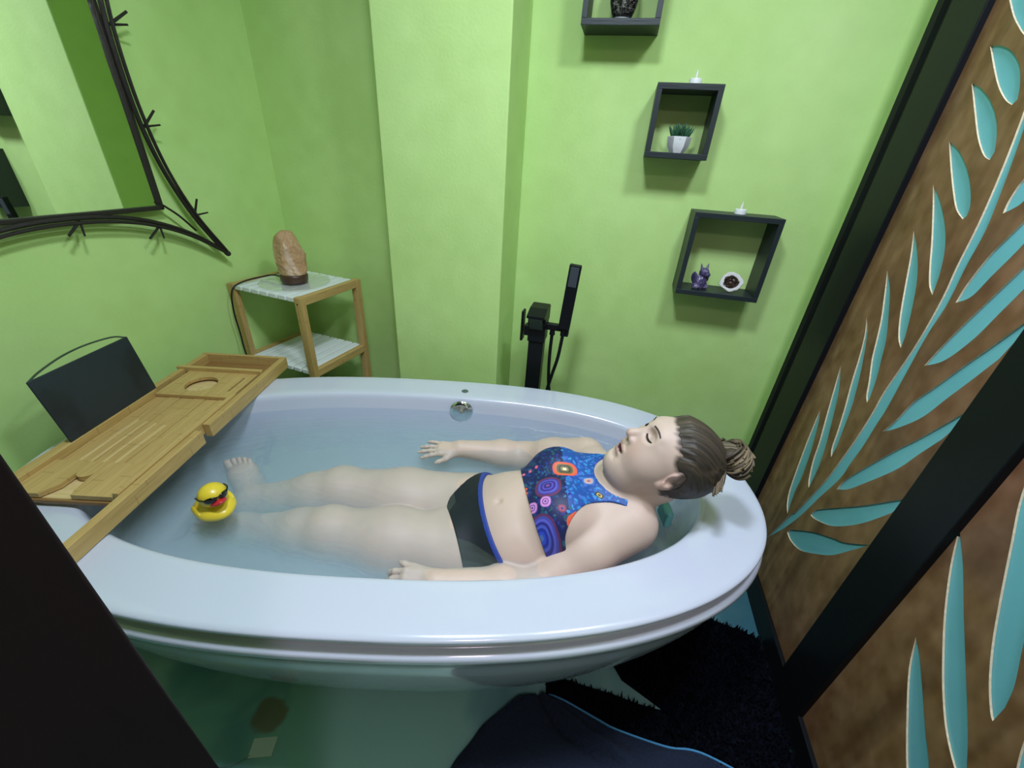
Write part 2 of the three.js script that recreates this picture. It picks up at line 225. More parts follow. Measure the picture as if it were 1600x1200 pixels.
// ---------------------------------------------------------------- mirror on the left wall
{
  const t = thing('wall_mirror', 'rectangular mirror in a dark metal twig frame on the green wall', 'mirror', [-1.513, 1.5, -0.871], Math.PI / 2 - 0.01);
  // local: x runs along -z of the room (to the corner), y up, z out of the wall
  const hw = 0.272, hh = 0.376, f = 0.013, tw = 0.47, th = 0.565;
  part('glass', box(-hw, hw, -hh, hh, 0.012, 0.016, 0), M.mirror, t);
  part('backing', box(-hw - f, hw + f, -hh - f, hh + f, 0.002, 0.011, 0), M.rustic, t);
  for (const s of [-1, 1]) {
    part('frame_bar', box(Math.min(s * hw, s * (hw + f)), Math.max(s * hw, s * (hw + f)), -hh - f, hh + f, 0.008, 0.026, 0.003), M.rustic, t);
    part('frame_bar', box(-hw - f, hw + f, Math.min(s * hh, s * (hh + f)), Math.max(s * hh, s * (hh + f)), 0.008, 0.026, 0.003), M.rustic, t);
  }
  const R = rng(5);
  for (const sx of [-1, 1]) for (const k of [0, 1]) {   // upright branches, two to a side
    const m = sx * (hw + 0.012 + k * 0.012), p = [];
    for (let i = 0; i <= 8; i++) { const v = -1 + i / 4; p.push([m + sx * (tw - hw - 0.018 - k * 0.012) * Math.abs(v) ** 2.3, v * (th - k * 0.012), 0.03 + k * 0.006 + R() * 0.002]); }
    part('branch', tube(p, 0.0065 - k * 0.0015, 60, 8), M.rustic, t);
  }
  for (const sy of [-1, 1]) for (const k of [0, 1]) {
    const m = sy * (hh + 0.012 + k * 0.012), p = [];
    for (let i = 0; i <= 8; i++) { const v = -1 + i / 4; p.push([v * (tw - k * 0.012), m + sy * (th - hh - 0.018 - k * 0.012) * Math.abs(v) ** 2.3, 0.028 + k * 0.007 + R() * 0.002]); }
    part('branch', tube(p, 0.0065 - k * 0.0015, 60, 8), M.rustic, t);
  }
  for (const sx of [-1, 1]) for (const sy of [-1, 1]) {
    part('knob', new THREE.SphereGeometry(0.0105, 14, 10).translate(sx * tw, sy * th, 0.032), M.rustic, t);
    part('corner_stay', tube([[sx * hw, sy * (hh - 0.01), 0.024], [sx * (hw + 0.05), sy * (hh + 0.035), 0.03], [sx * (hw + 0.095), sy * (hh + 0.09), 0.032]], 0.0035, 16, 6), M.rustic, t);
  }
  const twig = (a, b, c) => { part('twig', [rod(a, b, 0.0042, 0.0034, 7), rod(a, c, 0.0034, 0.0026, 7)], M.rustic, t); };
  for (const sx of [-1, 1]) {
    for (const [y, dx, dy] of [[0.092, 0.046, 0.039], [-0.151, 0.031, 0.046], [-0.416, 0.009, 0.055], [0.35, 0.03, 0.04]]) { const x = 0.292 + 0.178 * Math.abs(y / 0.565) ** 2.3; twig([sx * x, y, 0.03], [sx * (x + dx), y + dy, 0.05], [sx * (x + 0.038), y + 0.008, 0.05]); }
    for (const [x, dx] of [[0.03, 0.05], [0.246, 0.058], [-0.2, 0.05]]) for (const sy of [-1, 1]) { const y = 0.396 + 0.171 * Math.abs(x / 0.47) ** 2.3; if (sx > 0) twig([x, sy * y, 0.03], [x - dx, sy * (y + 0.03), 0.05], [x - 0.014, sy * (y + 0.036), 0.05]); }
  }
}

// ---------------------------------------------------------------- slatted corner shelf with the salt lamp
const SHELF_TURN = 0.13;
{
  const t = thing('shelf_unit', 'bamboo framed corner shelf with white slatted tiers beside the pillar', 'shelf', [-1.298, 0, -1.472], SHELF_TURN * -1);
  const w = 0.178, d = 0.158, L = 0.017;
  for (const sx of [-1, 1]) for (const sz of [-1, 1]) part('leg', box(sx * w - L / 1, sx * w + L / 1, 0, 0.815, sz * d - L * 0.72, sz * d + L * 0.72, 0.002), M.bamboo, t);
  [0.815, 0.5, 0.19].forEach((y) => {
    for (const sx of [-1, 1]) part('side_rail', box(sx * w - 0.012, sx * w + 0.012, y - 0.034, y, -d + L * 0.7, d - L * 0.7, 0.002), M.bamboo, t);
    const n = 7, span = 2 * (w - 0.014), sw = span / n;
    for (let i = 0; i < n; i++) { const x = -w + 0.014 + i * sw; part('slat', box(x + 0.0045, x + sw - 0.0045, y - 0.022, y - 0.003, -d + 0.001, d + 0.008, 0.003), M.whitePaint, t); }
    for (const z of [-d + 0.03, d - 0.03]) part('cross_bar', box(-w + 0.012, w - 0.012, y - 0.034, y - 0.0225, z - 0.012, z + 0.012), M.whitePaint, t);
  });
  for (const sz of [-1, 1]) part('screw', new THREE.CylinderGeometry(0.0028, 0.0028, 0.002, 12).rotateX(Math.PI / 2).translate(w - 0.002, 0.79, d + L * 0.72 + 0.0006), M.cable, t);
}
{
  const p = [-1.29, 0.8135, -1.455];
  const pl = part('glass_plate', lathe([[0, 0], [0.13, 0], [0.137, 0.003], [0.138, 0.006], [0.134, 0.006], [0.12, 0.004], [0, 0.004]], 64), M.glassPlate, scene); pl.position.set(...p);
  tag(pl, 'round clear glass plate under the salt lamp', 'plate');
  const t = thing('salt_lamp', 'unlit peach rock salt lamp with a dark wooden base on a glass plate', 'lamp', [p[0], p[1] + 0.0045, p[2]]);
  const rock = new THREE.IcosahedronGeometry(1, 24);
  const prof = (y) => { const k = (y + 1) / 2; return 0.5 + 0.5 * Math.sin(Math.PI * Math.min(1, 0.35 + k * 0.75)); };
  const R = rng(77), cuts = []; for (let i = 0; i < 16; i++) { const a = R() * 6.28, e = (R() - 0.35) * 1.3; cuts.push([Math.cos(a) * Math.cos(e), Math.sin(e), Math.sin(a) * Math.cos(e), 0.8 + R() * 0.14]); }
  displace(rock, (x, y, z) => {
    let q = [x, y, z]; for (const [a, b, c, lim] of cuts) { const dd = q[0] * a + q[1] * b + q[2] * c; if (dd > lim) { const e = (dd - lim) * 0.85; q = [q[0] - a * e, q[1] - b * e, q[2] - c * e]; } }
    const n = (fbm(x * 3 + 5, y * 3, z * 3, 4) - 0.5) * 0.2, yy = clamp(q[1], -0.86, 1), k = (yy + 0.86) / 1.86, R0 = k < 0.4 ? 0.88 + 0.12 * Math.sin((k / 0.4) * 1.57) : Math.sqrt(Math.max(0, 1 - ((k - 0.4) / 0.6) ** 2.6)), w = (R0 * (1 + n)) / Math.max(0.22, Math.sqrt(1 - yy * yy));
    return [q[0] * 0.061 * w, 0.036 + k * 0.172, q[2] * 0.056 * w];
  });
  const col = [], rp = rock.attributes.position; for (let i = 0; i < rp.count; i++) { const a = fbm(rp.getX(i) * 24, rp.getY(i) * 17, rp.getZ(i) * 24, 5), b = sstep(0.56, 0.7, fbm(rp.getX(i) * 40 + 7, rp.getY(i) * 25 + rp.getX(i) * 60, rp.getZ(i) * 40, 3)); const c = new THREE.Color().setRGB(mix(0.42, 0.62, a), mix(0.24, 0.38, a), mix(0.12, 0.21, a)).lerp(new THREE.Color().setRGB(0.68, 0.5, 0.38), b * 0.8); col.push(c.r, c.g, c.b); }
  rock.setAttribute('color', new THREE.Float32BufferAttribute(col, 3));
  part('salt_rock', rock, phys({ vertexColors: true, roughness: 0.5, bumpMap: texture(128, 128, (u, v) => fbm(u * 12, v * 12, 2, 4), false, 0.4), bumpScale: 0.003 }), t);
  part('base', lathe([[0, 0], [0.047, 0], [0.052, 0.004], [0.055, 0.026], [0.052, 0.034], [0.046, 0.036], [0, 0.036]], 48), std({ color: 0x4a3226, roughness: 0.35 }), t);
  part('power_cord', tube([[-0.05, 0.014, 0.008], [-0.085, 0.02, 0.012], [-0.13, 0.012, 0.02], [-0.164, 0.004, 0.1], [-0.178, -0.02, 0.148], [-0.179, -0.1, 0.166], [-0.182, -0.2, 0.163], [-0.176, -0.29, 0.168], [-0.16, -0.37, 0.165], [-0.15, -0.6, 0.17], [-0.14, -0.8, 0.18]], 0.0032, 120, 8), M.cable, t);
}

// ---------------------------------------------------------------- tub filler
{
  const t = thing('bath_tap', 'black freestanding bath tap with a flat spout and hand shower', 'tap', [-0.235, 0, -1.47]);
  part('foot_plate', box(-0.06, 0.06, 0, 0.014, -0.06, 0.06, 0.004), M.black, t);
  part('column', box(-0.029, 0.029, 0.014, 0.72, -0.029, 0.029, 0.004), M.black, t);
  part('valve_block', [box(-0.033, 0.033, 0.72, 0.8, -0.04, 0.036, 0.004), box(-0.052, -0.03, 0.735, 0.775, -0.018, 0.018, 0.003)], M.black, t);
  const sp = new THREE.Shape([[-0.05, 0.795], [-0.05, 0.845], [-0.035, 0.853], [0.03, 0.853], [0.085, 0.838], [0.085, 0.832], [0.05, 0.825], [0.05, 0.795]].map((p) => new THREE.Vector2(...p)));
  const g = new THREE.ExtrudeGeometry(sp, { depth: 0.062, bevelEnabled: true, bevelSize: 0.002, bevelThickness: 0.002, bevelSegments: 2 }); g.translate(0, 0, -0.031); g.rotateY(-Math.PI / 2);
  part('spout', g, M.black, t);
  const lip = new THREE.Shape([[0.036, 0.772], [0.052, 0.778], [0.085, 0.831], [0.081, 0.834], [0.05, 0.8], [0.036, 0.796]].map((p) => new THREE.Vector2(...p)));
  const lg = new THREE.ExtrudeGeometry(lip, { depth: 0.05, bevelEnabled: false }); lg.translate(0, 0, -0.025); lg.rotateY(-Math.PI / 2);
  part('spout_lip', lg, phys({ color: 0x4a5550, metalness: 0.6, roughness: 0.35 }), t);
  const h = box(-0.066, -0.056, 0.71, 0.83, -0.02, 0.02, 0.004); part('lever', h, M.black, t);
  part('side_arm', box(0.03, 0.118, 0.768, 0.792, -0.012, 0.012, 0.003), M.black, t);
  part('shower_holder', box(0.088, 0.118, 0.752, 0.8, -0.016, 0.016, 0.003), M.black, t);
  const s = new THREE.Group(); s.name = 'hand_shower'; s.position.set(0.1, 0.79, 0.02); s.rotation.z = -0.06; s.rotation.x = 0.02; t.add(s);
  part('handle', box(-0.021, 0.021, -0.005, 0.235, -0.011, 0.011, 0.004), M.black, s);
  part('spray_face', box(-0.015, 0.015, 0.158, 0.228, 0.0085, 0.0122, 0.001), std({ color: 0x3a4148, roughness: 0.5 }), s);
  part('hose_nut', new THREE.CylinderGeometry(0.009, 0.011, 0.02, 18).translate(0.056, 0.758, 0), M.black, t);
  part('hose', tube([[0.056, 0.75, 0], [0.056, 0.68, 0.004], [0.06, 0.6, 0.01], [0.068, 0.53, 0.015], [0.083, 0.46, 0.015], [0.1, 0.36, 0.02], [0.09, 0.27, 0.02], [0.07, 0.29, 0.02], [0.058, 0.4, 0.02], [0.062, 0.5, 0.02], [0.075, 0.58, 0.017], [0.09, 0.66, 0.015], [0.097, 0.74, 0.015], [0.1, 0.785, 0.02]], 0.0065, 160, 10), M.black, t);
}

// ---------------------------------------------------------------- cube shelves and what stands on them
function cubeShelf(label, x0, x1, y0, y1) {
  const t = thing('cube_shelf', label, 'shelf', [(x0 + x1) / 2, y0, -1.72], 0, 'black cube shelves on the back wall'), w = (x1 - x0) / 2, h = y1 - y0, k = 0.0165, D = 0.12;
  part('bottom_board', box(-w, w, 0, k, 0, D, 0.001), M.shelf, t);
  part('top_board', box(-w, w, h - k, h, 0, D, 0.001), M.shelf, t);
  part('side_board', box(-w, -w + k, k, h - k, 0, D, 0.001), M.shelf, t);
  part('side_board', box(w - k, w, k, h - k, 0, D, 0.001), M.shelf, t);
}
cubeShelf('topmost black cube shelf holding the dark patterned vase', -0.216, 0.014, 1.694, 1.924);
cubeShelf('small black cube shelf holding the succulent in a white pot', 0.04, 0.234, 1.361, 1.561);
cubeShelf('largest black cube shelf holding the geode and purple crystal figurine', 0.242, 0.522, 0.93, 1.21);
{
  const vz = thing('vase', 'dark patterned round vase in the topmost cube shelf', 'vase', [-0.1, 1.711, -1.65]);
  const g = lathe([[0, 0.008], [0.026, 0.008], [0.034, 0.022], [0.041, 0.045], [0.043, 0.07], [0.04, 0.1], [0.03, 0.122], [0.022, 0.132], [0.024, 0.142], [0.021, 0.142], [0.018, 0.13]], 48);
  part('body', g, phys({ map: texture(256, 256, (u, v) => { const a = Math.abs(fbm(u * 30, v * 34, 3, 2) - 0.5), b = Math.abs(fbm(u * 30 + 20, v * 34, 9, 2) - 0.5); return lerp3([150, 148, 140], [26, 25, 24], sstep(0.015, 0.05, Math.min(a, b))); }, true, 1), roughness: 0.3 }), vz);
  part('foot', lathe([[0, 0], [0.026, 0], [0.027, 0.006], [0.024, 0.01], [0, 0.01]], 36), std({ color: 0x8a8e90, roughness: 0.4 }), vz);
}
{
  const t = thing('potted_succulent', 'small green succulent in a white faceted pot on a black cube shelf', 'plant', [0.142, 1.378, -1.655]);
  const pot = lathe([[0, 0], [0.022, 0], [0.033, 0.018], [0.038, 0.046], [0.035, 0.047], [0.033, 0.04], [0, 0.038]], 6); pot.rotateY(0.5);
  part('pot', toCreasedNormals(pot, 0.4), M.whitePlastic, t);
  part('soil', new THREE.CylinderGeometry(0.032, 0.032, 0.004, 24).translate(0, 0.04, 0), std({ color: 0x2a2420, roughness: 1 }), t);
  const R = rng(11), leafMat = std({ color: 0x2c5a3c, roughness: 0.5 });
  for (let r = 0; r < 3; r++) for (let i = 0; i < 9 - r * 2; i++) {
    const a = (i / (9 - r * 2)) * 6.283 + r * 0.5, len = 0.036 + R() * 0.01, g = lathe([[0.001, 0], [0.004, 0.006], [0.0062, 0.016], [0.004, 0.03], [0.0006, len]], 8); g.scale(1, 1, 0.6); g.rotateZ(-(0.62 - r * 0.24)); g.rotateY(a); g.translate(Math.cos(a) * (0.016 - r * 0.005), 0.039 + r * 0.003, -Math.sin(a) * (0.016 - r * 0.005));
    part('leaf', g, leafMat, t);
  }
}
function ledCandle(label, x, y) {
  const t = thing('tealight_candle', label, 'candle', [x, y, -1.645], 0, 'white tealight candles on the cube shelves');
  part('cup', lathe([[0, 0], [0.0185, 0], [0.019, 0.002], [0.019, 0.015], [0.017, 0.017], [0.008, 0.0165], [0, 0.0165]], 32), M.whitePlastic, t);
  part('flame', lathe([[0.0042, 0.0165], [0.0048, 0.022], [0.0035, 0.031], [0.0008, 0.04], [0, 0.041]], 16), phys({ color: 0xf2f2ea, roughness: 0.4, transmission: 0.3 }), t);
}
ledCandle('white tealight candle on top of the small cube shelf', 0.151, 1.561);
ledCandle('white tealight candle on top of the largest cube shelf', 0.389, 1.21);
{
  const t = thing('crystal_figurine', 'small purple crystal animal figurine in the largest cube shelf', 'figurine', [0.325, 0.9467, -1.65], 0.5);
  const am = phys({ map: texture(128, 128, (u, v) => lerp3([62, 52, 92], [150, 140, 172], clamp(fbm(u * 6, v * 6, 4, 4) * 1.8 - 0.45)), true, 0.12), roughness: 0.2, clearcoat: 0.5 });
  const lump = (x, y, z, a, b, c, s) => { const g = new THREE.IcosahedronGeometry(1, 6); displace(g, (p, q, r) => { const n = 1 + (fbm(p * 2 + s, q * 2, r * 2, 3) - 0.5) * 0.35; return [x + p * a * n, Math.max(0, y + q * b * n), z + r * c * n]; }); return boxUV(g); };
  part('body', [lump(0, 0.022, 0, 0.026, 0.03, 0.022, 1), lump(-0.018, 0.01, 0.008, 0.014, 0.012, 0.014, 4), lump(0.018, 0.01, 0.008, 0.014, 0.012, 0.014, 7)], am, t);
  part('head', [lump(0.004, 0.06, 0.006, 0.017, 0.017, 0.017, 2), lump(0.008, 0.055, 0.022, 0.01, 0.008, 0.009, 3)], am, t);
  for (const s of [-1, 1]) part('ear', rod([0.004 + s * 0.01, 0.07, 0.002], [0.004 + s * 0.016, 0.09, -0.002], 0.006, 0.001, 6), am, t);
  part('wing', lump(-0.024, 0.04, -0.006, 0.006, 0.02, 0.014, 5), am, t); part('wing', lump(0.028, 0.04, -0.006, 0.006, 0.02, 0.014, 6), am, t);
}
{
  const t = thing('geode', 'open geode half with white rind and dark crystals in the largest cube shelf', 'geode', [0.43, 0.9835, -1.645]); t.rotation.set(-0.25, -0.15, 0);
  const shell = []; for (let i = 0; i <= 16; i++) { const a = (i / 16) * Math.PI * 0.5; shell.push([0.039 * Math.sin(a), -0.03 * Math.cos(a)]); }
  shell.push([0.036, 0.003], [0.026, 0.001]);
  const g = lathe(shell, 40); g.rotateX(Math.PI / 2); displace(g, (x, y, z) => { const n = 1 + (fbm(x * 60 + 4, y * 60, z * 40, 3) - 0.5) * 0.35; return [x * n, y * n * 0.86, z]; });
  part('rind', g, std({ color: 0xd8d4d2, roughness: 0.8 }), t);
  const R = rng(21), cr = []; for (let i = 0; i < 70; i++) { const a = R() * 6.28, r = Math.sqrt(R()) * 0.027, k = new THREE.OctahedronGeometry(0.0045 + R() * 0.003, 0); k.rotateX(R() * 3); k.rotateY(R() * 3); k.translate(Math.cos(a) * r * (0.75 + 0.25 * Math.sin(a * 3)), Math.sin(a) * r * 0.8, -0.002 - (0.03 - r) * 0.25 + R() * 0.002); cr.push(k); }
  const c = part('crystals', cr, phys({ color: 0x3c2a22, roughness: 0.15, clearcoat: 0.6 }), t); c.userData.kind = 'stuff';
}

// ---------------------------------------------------------------- bath tray across the tub (local x across, z along the tray)
{
  const t = thing('bath_tray', 'extendable bamboo bath tray laid across the foot end of the tub', 'tray', tubPoint(-0.72, 0.583, -0.064), TURN);
  // tray local = tub local + (0.72, ., 0.064); n = -0.95 -> z = 0
  const B = M.bamboo;
  const bar = (n, x0, x1, y0, y1, z0, z1, m = B, r = 0.002) => part(n, box(x0, x1, y0, y1, z0, z1, r), m, t);
  bar('extension_rail', 0.133, 0.153, 0, 0.042, -0.425, 0.005); bar('extension_rail', -0.153, -0.133, 0, 0.042, -0.425, 0.005);
  bar('extension_rail', 0.133, 0.153, 0, 0.042, 0.035, 0.56); bar('extension_rail', -0.153, -0.133, 0, 0.042, 0.035, 0.56);
  bar('end_rail', -0.153, 0.153, 0.001, 0.044, -0.437, -0.425); bar('end_rail', -0.133, 0.133, 0.001, 0.04, 0.545, 0.559);
  bar('side_rail', 0.118, 0.132, 0.008, 0.046, -0.16, 0.282); bar('side_rail', -0.132, -0.118, 0.008, 0.046, -0.16, 0.282);
  bar('compartment_floor', -0.132, 0.132, 0.006, 0.012, -0.424, -0.31, M.bambooDark);
  bar('divider', -0.16, 0.13, 0.03, 0.05, -0.318, -0.304); 
  bar('divider', -0.118, 0.118, 0.012, 0.034, -0.158, -0.148, M.bambooDark);
  // cup holder board with a round opening, pale board under it
  const board = (name, x0, x1, z0, z1, holes, y, h, m) => { const s = new THREE.Shape([[x0, z0], [x1, z0], [x1, z1], [x0, z1]].map((p) => new THREE.Vector2(...p))); holes.forEach((q) => s.holes.push(q)); const g = new THREE.ExtrudeGeometry(s, { depth: h, bevelEnabled: false, curveSegments: 24 }); g.rotateX(Math.PI / 2); g.translate(0, y, 0); return part(name, boxUV(g, 'z'), m, t); };
  const ring = new THREE.Path(); ring.absarc(-0.022, -0.222, 0.047, 0, Math.PI * 2, true);
  const slit = new THREE.Path([[0.085, -0.275], [0.092, -0.275], [0.092, -0.185], [0.085, -0.185]].reverse().map((p) => new THREE.Vector2(...p)));
  board('cup_board', -0.117, 0.117, -0.304, -0.147, [ring, slit], 0.036, 0.01, B);
  bar('cup_base', -0.117, 0.117, 0.012, 0.018, -0.304, -0.148, M.bambooPale);
  // long slats of the middle
  for (let i = 0; i < 6; i++) { const x = -0.116 + i * 0.0388; bar('slat', x, x + 0.0372, 0.016, 0.0255 + (i % 2) * 0.0008, -0.147, 0.17); }
  for (let i = 0; i < 4; i++) { const x = -0.075 + i * 0.03; bar('page_groove', x, x + 0.008, 0.0255, 0.0275, -0.02 + i * 0.006, 0.165, M.bambooPale, 0.0008); }
  // board with the glass slot, open to the near end
  const so = new THREE.Shape(); so.moveTo(-0.117, 0.17); so.lineTo(0.117, 0.17); so.lineTo(0.117, 0.282); so.lineTo(0.022, 0.282); so.lineTo(0.016, 0.25); so.lineTo(0.012, 0.215); so.absarc(-0.008, 0.205, 0.02, 0.2, Math.PI, false); so.lineTo(-0.03, 0.25); so.lineTo(-0.05, 0.282); so.lineTo(-0.117, 0.282);
  const sg = new THREE.ExtrudeGeometry(so, { depth: 0.012, bevelEnabled: false, curveSegments: 16 }); sg.rotateX(Math.PI / 2); sg.translate(0, 0.034, 0);
  part('slot_board', boxUV(sg, 'z'), B, t);
  bar('slot_base', -0.117, 0.117, 0.013, 0.019, 0.17, 0.279, M.bambooPale);
  bar('end_strip', -0.118, 0.118, 0.008, 0.019, 0.2795, 0.286, M.bambooDark);
}
{
  const t = thing('book_stand', 'black book rest board with a bent wire prop standing on the bath tray', 'book stand', tubPoint(-0.843, 0.6295, -0.087), TURN);
  const g = new RoundedBoxGeometry(0.0055, 0.176, 0.284, 2, 0.0026); g.translate(0, 0.088, 0); g.rotateZ(0.14);
  part('board', boxUV(g), std({ map: texture(256, 256, (u, v) => { const s = sstep(0.55, 0.75, fbm(u * 5, v * 5, 3, 4)); return lerp3([34, 43, 52], [25, 30, 38], s); }, true, 0.5), roughness: 0.5 }), t);
  part('wire_prop', tube([[-0.025, 0.172, 0.138], [-0.034, 0.18, 0.1], [-0.042, 0.189, 0.03], [-0.044, 0.19, -0.04], [-0.036, 0.184, -0.11], [-0.025, 0.172, -0.139]], 0.0024, 60, 8), std({ color: 0x54645a, metalness: 0.7, roughness: 0.4 }), t);
}

// ---------------------------------------------------------------- rubber duck
{
  const t = thing('rubber_duck', 'yellow rubber duck with black sunglasses and red beak floating above the feet', 'toy duck', [-0.856, WATER - 0.012, -0.55], -0.35); t.rotation.z = 0.06;
  // faces local +x
  const yel = phys({ color: new THREE.Color().setRGB(0.78, 0.56, 0.035), roughness: 0.35, clearcoat: 0.3 });
  const body = new THREE.SphereGeometry(1, 40, 28); displace(body, (x, y, z) => { const tail = sstep(-0.55, -1, x), w = 0.043 * (1 + 0.25 * tail) * (1 - 0.12 * sstep(0.4, 1, x)); let yy = y * (y > 0 ? 0.024 : 0.022); yy += tail * 0.003; if (y < -0.6) yy = Math.max(yy, -0.016); return [x * 0.056, 0.016 + yy, z * w]; });
  part('body', body, yel, t);
  for (const s of [-1, 1]) { const w = new THREE.SphereGeometry(1, 20, 14); displace(w, (x, y, z) => [-0.008 + x * 0.026, 0.02 + y * 0.013 + (x < 0 ? x * x * 0.002 : 0), s * (0.037 + z * 0.007)]); part('wing', w, yel, t); }
  const head = new THREE.SphereGeometry(0.031, 36, 26); head.scale(1, 0.95, 1); head.translate(0.016, 0.062, 0); part('head', head, yel, t);
  const beak = new THREE.SphereGeometry(1, 24, 16); displace(beak, (x, y, z) => { const f = Math.max(0, x); return [0.041 + x * 0.021, 0.053 + y * 0.0075 + f * 0.005 + Math.sin(z * 2.2 + 1.57) * 0.002, z * 0.0185 * (1 - 0.25 * f)]; });
  part('beak', beak, phys({ color: new THREE.Color().setRGB(0.55, 0.02, 0.03), roughness: 0.3, clearcoat: 0.4 }), t);
  const g = new THREE.Group(); g.name = 'sunglasses'; g.position.set(0.016, 0.068, 0); t.add(g);
  const blk = phys({ color: 0x080808, roughness: 0.15, clearcoat: 0.6 });
  for (const s of [-1, 1]) {
    const l = new THREE.SphereGeometry(1, 20, 14); displace(l, (x, y, z) => [x * 0.004 + Math.sqrt(Math.max(0, 0.0322 ** 2 - (s * 0.0135 + z * 0.0125) ** 2)), y * 0.0085 - (y < 0 ? z * s * 0.002 : 0), s * 0.0135 + z * 0.0125]); part('lens', l, blk, g);
    part('arm', tube([[0.024, 0.003, s * 0.024], [0.01, 0.004, s * 0.0312], [-0.01, 0.001, s * 0.0312]], 0.002, 14, 6), blk, g);
  }
  part('bridge', tube([[0.0315, 0.003, -0.006], [0.034, 0.004, 0], [0.0315, 0.003, 0.006]], 0.002, 8, 6), blk, g);
}

// ---------------------------------------------------------------- on the floor
function shaggy(name, label, category, outline, h, seed, mat) {  // a tufted mat: pile tufts over a backing
  const t = thing(name, label, category, [0, 0, 0]);
  const sh = new THREE.Shape(outline.map(([x, z]) => new THREE.Vector2(x, -z))), g = new THREE.ExtrudeGeometry(sh, { depth: h * 0.4, bevelEnabled: false }); g.rotateX(-Math.PI / 2); g.translate(0, 0.001, 0);
  part('backing', boxUV(g), mat, t);
  const R = rng(seed), tufts = [], inside = (x, z) => { let c = false; for (let i = 0, j = outline.length - 1; i < outline.length; j = i++) { const [xi, zi] = outline[i], [xj, zj] = outline[j]; if (zi > z !== zj > z && x < ((xj - xi) * (z - zi)) / (zj - zi) + xi) c = !c; } return c; };
  const xs = outline.map((p) => p[0]), zs = outline.map((p) => p[1]), x0 = Math.min(...xs), x1 = Math.max(...xs), z0 = Math.min(...zs), z1 = Math.max(...zs);
  const n = Math.round((x1 - x0) * (z1 - z0) * 26000), base = new THREE.ConeGeometry(0.0042, 1, 4, 1, true).translate(0, 0.5, 0), m = new THREE.Matrix4(), q = new THREE.Quaternion(), e = new THREE.Euler(), list = [];
  for (let i = 0; i < n; i++) { const x = mix(x0, x1, R()), z = mix(z0, z1, R()); if (!inside(x, z)) continue; e.set((R() - 0.5) * 1.3, R() * 6.28, (R() - 0.5) * 1.3); q.setFromEuler(e); list.push(m.compose(V(x, h * 0.3, z), q, V(1, h * (0.6 + R() * 0.5), 1)).clone()); }
  const im = new THREE.InstancedMesh(base, mat, list.length); list.forEach((k, i) => im.setMatrixAt(i, k)); im.name = 'pile'; im.userData.kind = 'stuff'; im.castShadow = im.receiveShadow = true; t.add(im);
}
shaggy('bath_mat', 'black shaggy bath mat beside the partition at the head end of the tub', 'bath mat', [[0.5, -0.99], [0.538, -0.98], [0.619, -0.968], [0.672, -0.955], [0.672, -0.3], [0.42, -0.3], [0.362, -0.661], [0.302, -0.686], [0.237, -0.712], [0.2, -0.76], [0.33, -0.86]], 0.03, 3, M.mat);
shaggy('bath_mat', 'black shaggy bath mat under the navy towel, nearest the doorway', 'bath mat', [[0.02, -0.665], [0.15, -0.664], [0.214, -0.664], [0.285, -0.659], [0.358, -0.662], [0.405, -0.38], [0.4, -0.2], [0.05, -0.35]], 0.024, 4, M.mat);
{
  const t = thing('towel', 'dark navy towel with a light blue edge crumpled on the floor', 'towel', [0, 0, 0]);
  const A = [[0.033, -0.607], [0.083, -0.602], [0.172, -0.583], [0.223, -0.574], [0.346, -0.571], [0.41, -0.581], [0.472, -0.577], [0.6, -0.55]], Bq = [[-0.044, -0.581], [-0.077, -0.548], [-0.123, -0.493], [-0.144, -0.449], [-0.173, -0.389], [-0.17, -0.33], [-0.1, -0.25], [0.1, -0.15]];
  const ca = new THREE.SplineCurve(A.map((p) => new THREE.Vector2(...p))), cb = new THREE.SplineCurve(Bq.map((p) => new THREE.Vector2(...p))), N = 70, K = 50, top = [], idx = [];
  const hgt = (u, v) => 0.035 + 0.03 * (fbm(u * 2.2 + 1, v * 2.6, 3, 3) - 0.4) + 0.022 * Math.exp(-(((v - 0.68 - 0.1 * Math.sin(u * 4)) / 0.05) ** 2)) - 0.014 * Math.exp(-(((v - 0.58 - 0.12 * u) / 0.035) ** 2));
  const pos = [], uv = [];
  for (let i = 0; i <= N; i++) for (let j = 0; j <= K; j++) { const u = i / N, v = j / K, a = ca.getPoint(u), b = cb.getPoint(u), x = mix(b.x, a.x, v), z = mix(b.y, a.y, v), edge = sstep(0, 0.06, v) * sstep(0, 0.05, u) * sstep(0, 0.05, 1 - u); pos.push(x, mix(0.02, hgt(u, v), edge * (0.45 + 0.55 * sstep(0, 0.1, 1 - v))), z); uv.push(x, z); }
  for (let i = 0; i < N; i++) for (let j = 0; j < K; j++) { const a = i * (K + 1) + j, b = a + 1, c = a + K + 1, d = c + 1; idx.push(a, b, c, b, d, c); }
  const g = new THREE.BufferGeometry(); g.setAttribute('position', new THREE.Float32BufferAttribute(pos, 3)); g.setAttribute('uv', new THREE.Float32BufferAttribute(uv, 2)); g.setIndex(idx); g.computeVertexNormals();
  const under = g.clone(); under.translate(0, -0.008, 0); 
  part('cloth', [g, under], M.towel, t);
  const ep = []; for (let i = 0; i <= 24; i++) { const k = Math.round((i / 24) * N) * (K + 1) + K; ep.push([pos[k * 3], pos[k * 3 + 1] + 0.001, pos[k * 3 + 2]]); }
  part('edge_binding', tube(ep, 0.0028, 90, 6), M.towelEdge, t);
}
